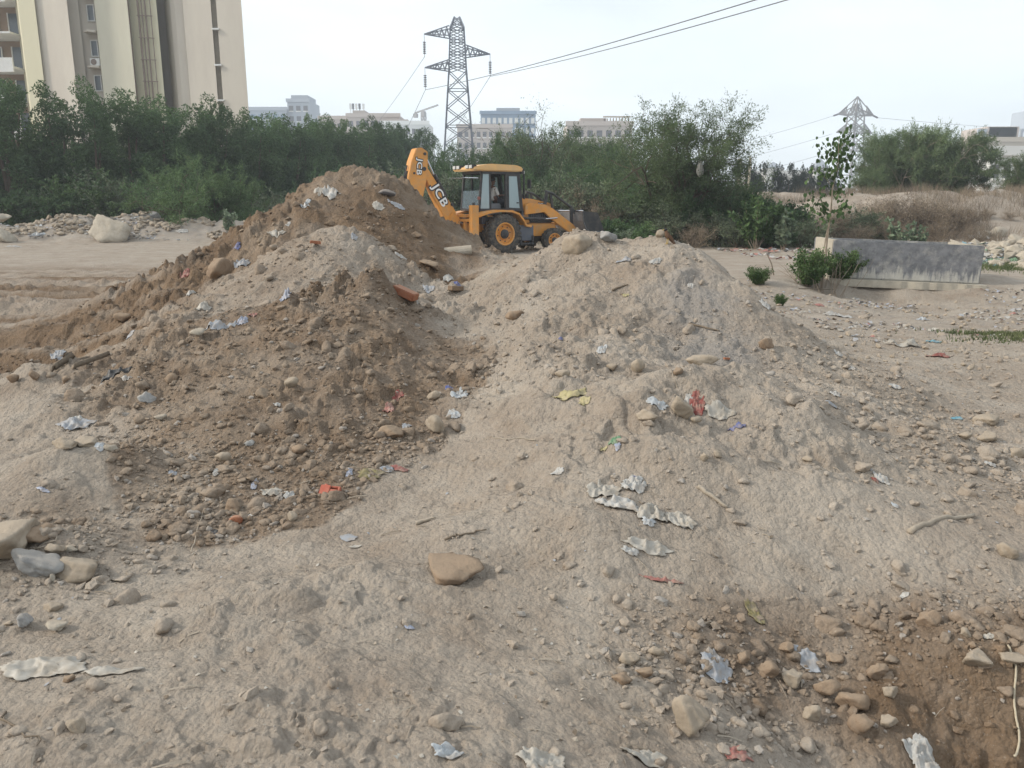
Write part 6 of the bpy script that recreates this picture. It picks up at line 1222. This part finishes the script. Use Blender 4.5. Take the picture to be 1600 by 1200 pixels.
for i, (p0, p1, t_) in enumerate([((85, 585), (140, 568), .04), ((118, 578), (170, 560), .035)]):
    a, b = hit(*p0), hit(*p1); m = MB(); n = 9; vs = []
    for k in range(n + 1):
        f_ = k / n; w_ = t_ * math.sin(math.pi * (.1 + .8 * f_)) * 1.6; x_ = a[0] + (b[0] - a[0]) * f_; y_ = a[1] + (b[1] - a[1]) * f_; z_ = max(h1(x_, y_), a[2] + (b[2] - a[2]) * f_) + .02
        for (dy, dz) in ((-w_, -.01), (-w_ * .3, .03), (w_ * .6, .035), (w_, .0)): vs.append((x_, y_ + dy, z_ + dz))
    m.add(vs, [(k * 4 + j, (k + 1) * 4 + j, (k + 1) * 4 + j + 1, k * 4 + j + 1) for k in range(n) for j in range(3)]); o = m.obj('bark_sheet', ML['bark'], smooth=True); so = o.modifiers.new('t', 'SOLIDIFY'); so.thickness = .012
    tag(o, ['long curled dark bark sheet at the left foot of the heap', 'second curled bark sheet nearer the black cloth'][i], 'bark')
stick((1250, 452), (1306, 455), .01, 'bark', 'dark root at the edge of the bank', wob=.03)
x_, y_, z_ = hit(1210, 430); m = MB(); m.tube([(0, 0, -.05), (-.08, 0, .25), (-.2, .05, .5)], [.015, .012, .008], 6); o = m.obj('stick', ML['bark']); o.location = (x_, y_, z_); tag(o, 'reddish stick standing in the ground left of the sapling', 'stick')
pts = []; rr = random.Random(5)
for i in range(26):
    t = i / 25; px = 1568 + 22 * math.sin(t * 2.6) + 6 * math.sin(t * 9); py = 1005 + 190 * t; h_ = hit(px, py); pts.append((h_[0], h_[1], h_[2] + .008))
m = MB(); m.tube(pts, .0045, 6); tag(m.obj('rope', ML['rope'], smooth=True), 'thin beige rope hanging over the pit edge at the lower right', 'rope')
# dry leaves, paper bits, plastic chips: nobody could count them
def litter_bits(name, n, pts, s0, s1, label, seed, cols, parent=None):
    r = np.random.RandomState(seed); x_, y_ = pts; n = len(x_); z_ = H(x_, y_); s = np.exp(r.uniform(math.log(s0), math.log(s1), n)); V = np.zeros((n, 5, 3))
    for i in range(n):
        R_ = rotm(r.uniform(-.5, .5), r.uniform(-.5, .5), r.uniform(0, 6.28)); q = np.array([(-1, -.5, 0), (.6, -.7, .1), (1, .3, -.1), (.1, .8, .25), (-.9, .5, 0)]) * r.uniform(.5, 1.2, (5, 1)) * s[i]; V[i] = q @ R_.T + (x_[i], y_[i], z_[i] + s[i] * .35)
    me = fast_mesh(name, V.reshape(-1, 3), np.arange(n * 5).reshape(-1, 5), None)
    for c in cols: me.materials.append(ML[c])
    me.polygons.foreach_set('material_index', r.randint(0, len(cols), n).astype(np.int32)); return tag(link(name, me), label, 'litter', kind='stuff')
r_ = np.random.RandomState(77)
def band(n, x0, x1, y0, y1, f=0, sd=4, sc=1.5):
    x_ = r_.uniform(x0, x1, n); y_ = r_.uniform(y0, y1, n); k_ = fbm(x_, y_, sc, 3, sd) > f; return x_[k_], y_[k_]
mixc = ['white', 'cream', 'clear', 'grey', 'cream', 'lblue', 'grey', 'cream', 'pinkred', 'black']
litter_bits('litter_bits', 0, band(4200, 4.0, 10.5, 9.5, 16.3, .0, 8, 1.2), .012, .05, 'scattered pale litter covering the slope below the tank', 1, mixc + ['cream', 'grey', 'cream', 'bark'])
litter_bits('litter_bits', 0, band(2600, -26, -10, 34.5, 38.5, -.1, 9, 2), .03, .12, 'scattered pale rubbish along the left debris band', 2, ['white', 'cream', 'grey', 'clear', 'grey', 'cream', 'lblue'])
litter_bits('litter_bits', 0, band(5200, 12.6, 20, 19.5, 30, -.05, 12, 1.5), .04, .16, 'heaped pale rubbish at the right edge behind the tank', 3, ['white', 'grey', 'clear', 'cream', 'cyan', 'green'])
litter_bits('litter_bits', 0, band(900, 7.5, 13, 24, 30, .05, 13, 1.2), .04, .13, 'loose rubbish on the ground behind the tank', 4, ['white', 'cream', 'grey', 'pinkred'])
t_ = np.radians(r_.uniform(-35, 35, 2600)); q_ = np.exp(r_.uniform(math.log(2), math.log(12), 2600)); t_, q_ = t_[:750], q_[:750]; litter_bits('litter_bits', 0, (np.sin(t_) * q_, np.cos(t_) * q_), .004, .014, 'tiny pale scraps mixed in the earth everywhere', 5, ['cream', 'cream', 'grey', 'bark', 'driftwood', 'bark', 'cream'])
# straw and twigs mixed in
m = MB(); rr = random.Random(9)
for i in range(300):
    t = math.radians(rr.uniform(-35, 35)); q = math.exp(rr.uniform(math.log(2), math.log(11))); x_, y_ = math.sin(t) * q, math.cos(t) * q; a = rr.uniform(0, 3.14); L = rr.uniform(.012, .06); dx, dy = math.cos(a) * L, math.sin(a) * L
    za, zb = H([x_ - dx, x_ + dx], [y_ - dy, y_ + dy]); m.tube([(x_ - dx, y_ - dy, za + .006), (x_, y_, (za + zb) / 2 + .012), (x_ + dx, y_ + dy, zb + .006)], rr.uniform(.001, .003), 3, caps=False)
tag(m.obj('straw', ML['driftwood']), 'bits of dry straw and twig strewn over the earth', 'straw', kind='stuff')
# rubble chunks on the far debris bands
def chunks(name, n, pts, s0, s1, label, seed, mat):
    r = np.random.RandomState(seed); x_, y_ = pts; n = len(x_); z_ = H(x_, y_); vs = [rockv(800 + i, 1, .9, .1, (1, .8, .55))[0] for i in range(6)]; f = ICO[1][1]; V = np.zeros((n, len(vs[0]), 3))
    for i in range(n): s = math.exp(r.uniform(math.log(s0), math.log(s1))); V[i] = vs[r.randint(6)] @ (rotm(r.uniform(-.6, .6), r.uniform(-.6, .6), r.uniform(0, 6)).T * s) + (x_[i], y_[i], z_[i] + s * .25)
    me = fast_mesh(name, V.reshape(-1, 3), (f[None] + (np.arange(n) * len(vs[0]))[:, None, None]).reshape(-1, 3), MS[mat]); return tag(link(name, me), label, 'rubble', kind='stuff')
chunks('rubble', 0, band(2000, -26, -9, 35, 39, -.1, 21, 2), .05, .24, 'grey stone rubble along the left debris band', 6, 'tan'); chunks('rubble', 0, band(1100, 12.6, 21, 19.5, 31, -.1, 22, 2), .05, .35, 'tan rubble at the right edge behind the tank', 7, 'pale'); chunks('rubble', 0, band(500, -5, 6, 29, 34, .1, 23, 1.5), .04, .2, 'scattered rubble behind the digger', 8, 'tan'); chunks('rubble', 0, band(1500, 3.4, 14, 6.5, 16, .05, 24, 1), .012, .07, 'stony rubble on the slope below the tank', 9, 'tan')
for (px, py, w_, lb) in ((1555, 372, 30, 'pale slab on the rubbish heap at the right edge'), (1585, 380, 34, 'round pale boulder at the right edge behind the tank'), (1535, 372, 26, 'white plastic heap at the right end of the tank')): B(px, py, w_, .5, 'pale', lb, px)
S(1530,372,40,.6,'white','white torn sheeting on rubbish right of the tank',131,'plastic_sheet','litter',.8); S(1268,350,18,1.6,'white','white bag hanging in the scrub left of the sapling',132,'plastic_bag','bag',1)
# white carrier bag caught in the big thorn tree
v_, f_ = ICO[4]; tz = (1 - v_[:, 2]) / 2; fo = 1 + .35 * fbm(np.arctan2(v_[:, 1], v_[:, 0]) * 1.1, v_[:, 2] * .6, .5, 3, 8); v_ = np.stack([v_[:, 0] * (.06 + .17 * tz) * fo * .8, v_[:, 1] * (.06 + .12 * tz) * fo, v_[:, 2] * .34 + .08 * fbm(v_[:, 0], v_[:, 1], .5, 2, 3)], 1); o = link('plastic_bag', fast_mesh('plastic_bag', v_, f_, ML['white'], True)); o.location = (xat(1091, 32.7), 32.7, zat(262, 32.7)); tag(o, 'white carrier bag caught high in the large thorn tree', 'bag')
# the perched bird on the crest
M_BRB = paint('brown_feathers', (.13, .075, .045), .8, var=.25, scale=20); M_BRH = paint('dark_head_feathers', (.02, .018, .017), .7); M_BRY = paint('yellow_bill', (.45, .30, .05), .5)
x_, y_, z_ = hit(1043, 383); bd = empty('bird', (x_, y_, z_ + .01), math.radians(200), 'small brown bird with dark head perched on the crest of the sandy heap', 'bird')
skin_body('body', [((-.05, 0, .045), (.018, .014)), ((-.02, 0, .065), (.032, .026)), ((.01, 0, .10), (.034, .03)), ((.025, 0, .135), (.022, .02)), ((.03, 0, .158), (.021, .018)), ((.04, 0, .163), (.013, .011))], [(0, 1), (1, 2), (2, 3), (3, 4), (4, 5)], M_BRB, bd)
v_, f_ = rockv(3, 2, 0, 0, (.024, .020, .021)); link('head', fast_mesh('head', v_ + np.array([.034, 0, .160]), f_, M_BRH, True), bd)
m = MB(); m.tube([(.055, 0, .160), (.078, 0, .155)], [.006, .001], 6); m.obj('beak', M_BRY, bd)
m = MB(); m.prism([(-.04, .055), (-.105, .0), (-.085, -.006), (-.02, .045)], -.014, .014); m.obj('tail', M_BRB, bd)
for s in (-1, 1):
    m = MB(); m.prism([(.02, .125), (-.03, .09), (-.07, .03), (-.02, .05), (.02, .08)], s * .030, s * .037); m.obj('wing', M_BRB, bd); m = MB(); m.tube([(0, s * .013, .065), (.008, s * .013, .0)], .003, 5); m.tube([(.008, s * .013, .002), (.028, s * .013, 0)], .002, 4); m.obj('leg', M_BRY, bd)
bd.scale = (.85, .85, .85)
# ------------------------------------------------------------ the evening haze: one closed box of even air
m = MB(); m.box(-420, 420, -60, 520, -6, 85); hz = m.obj('haze', None); tag(hz, kind='stuff')
hm = bpy.data.materials.new('haze_air'); hm.use_nodes = True; ht = hm.node_tree; ht.nodes.clear(); ho = ht.nodes.new('ShaderNodeOutputMaterial'); hp = ht.nodes.new('ShaderNodeVolumePrincipled')
hp.inputs['Color'].default_value = (.86, .91, .97, 1); hp.inputs['Density'].default_value = .0012; hp.inputs['Anisotropy'].default_value = .25; ht.links.new(hp.outputs[0], ho.inputs['Volume']); hz.data.materials.append(hm)
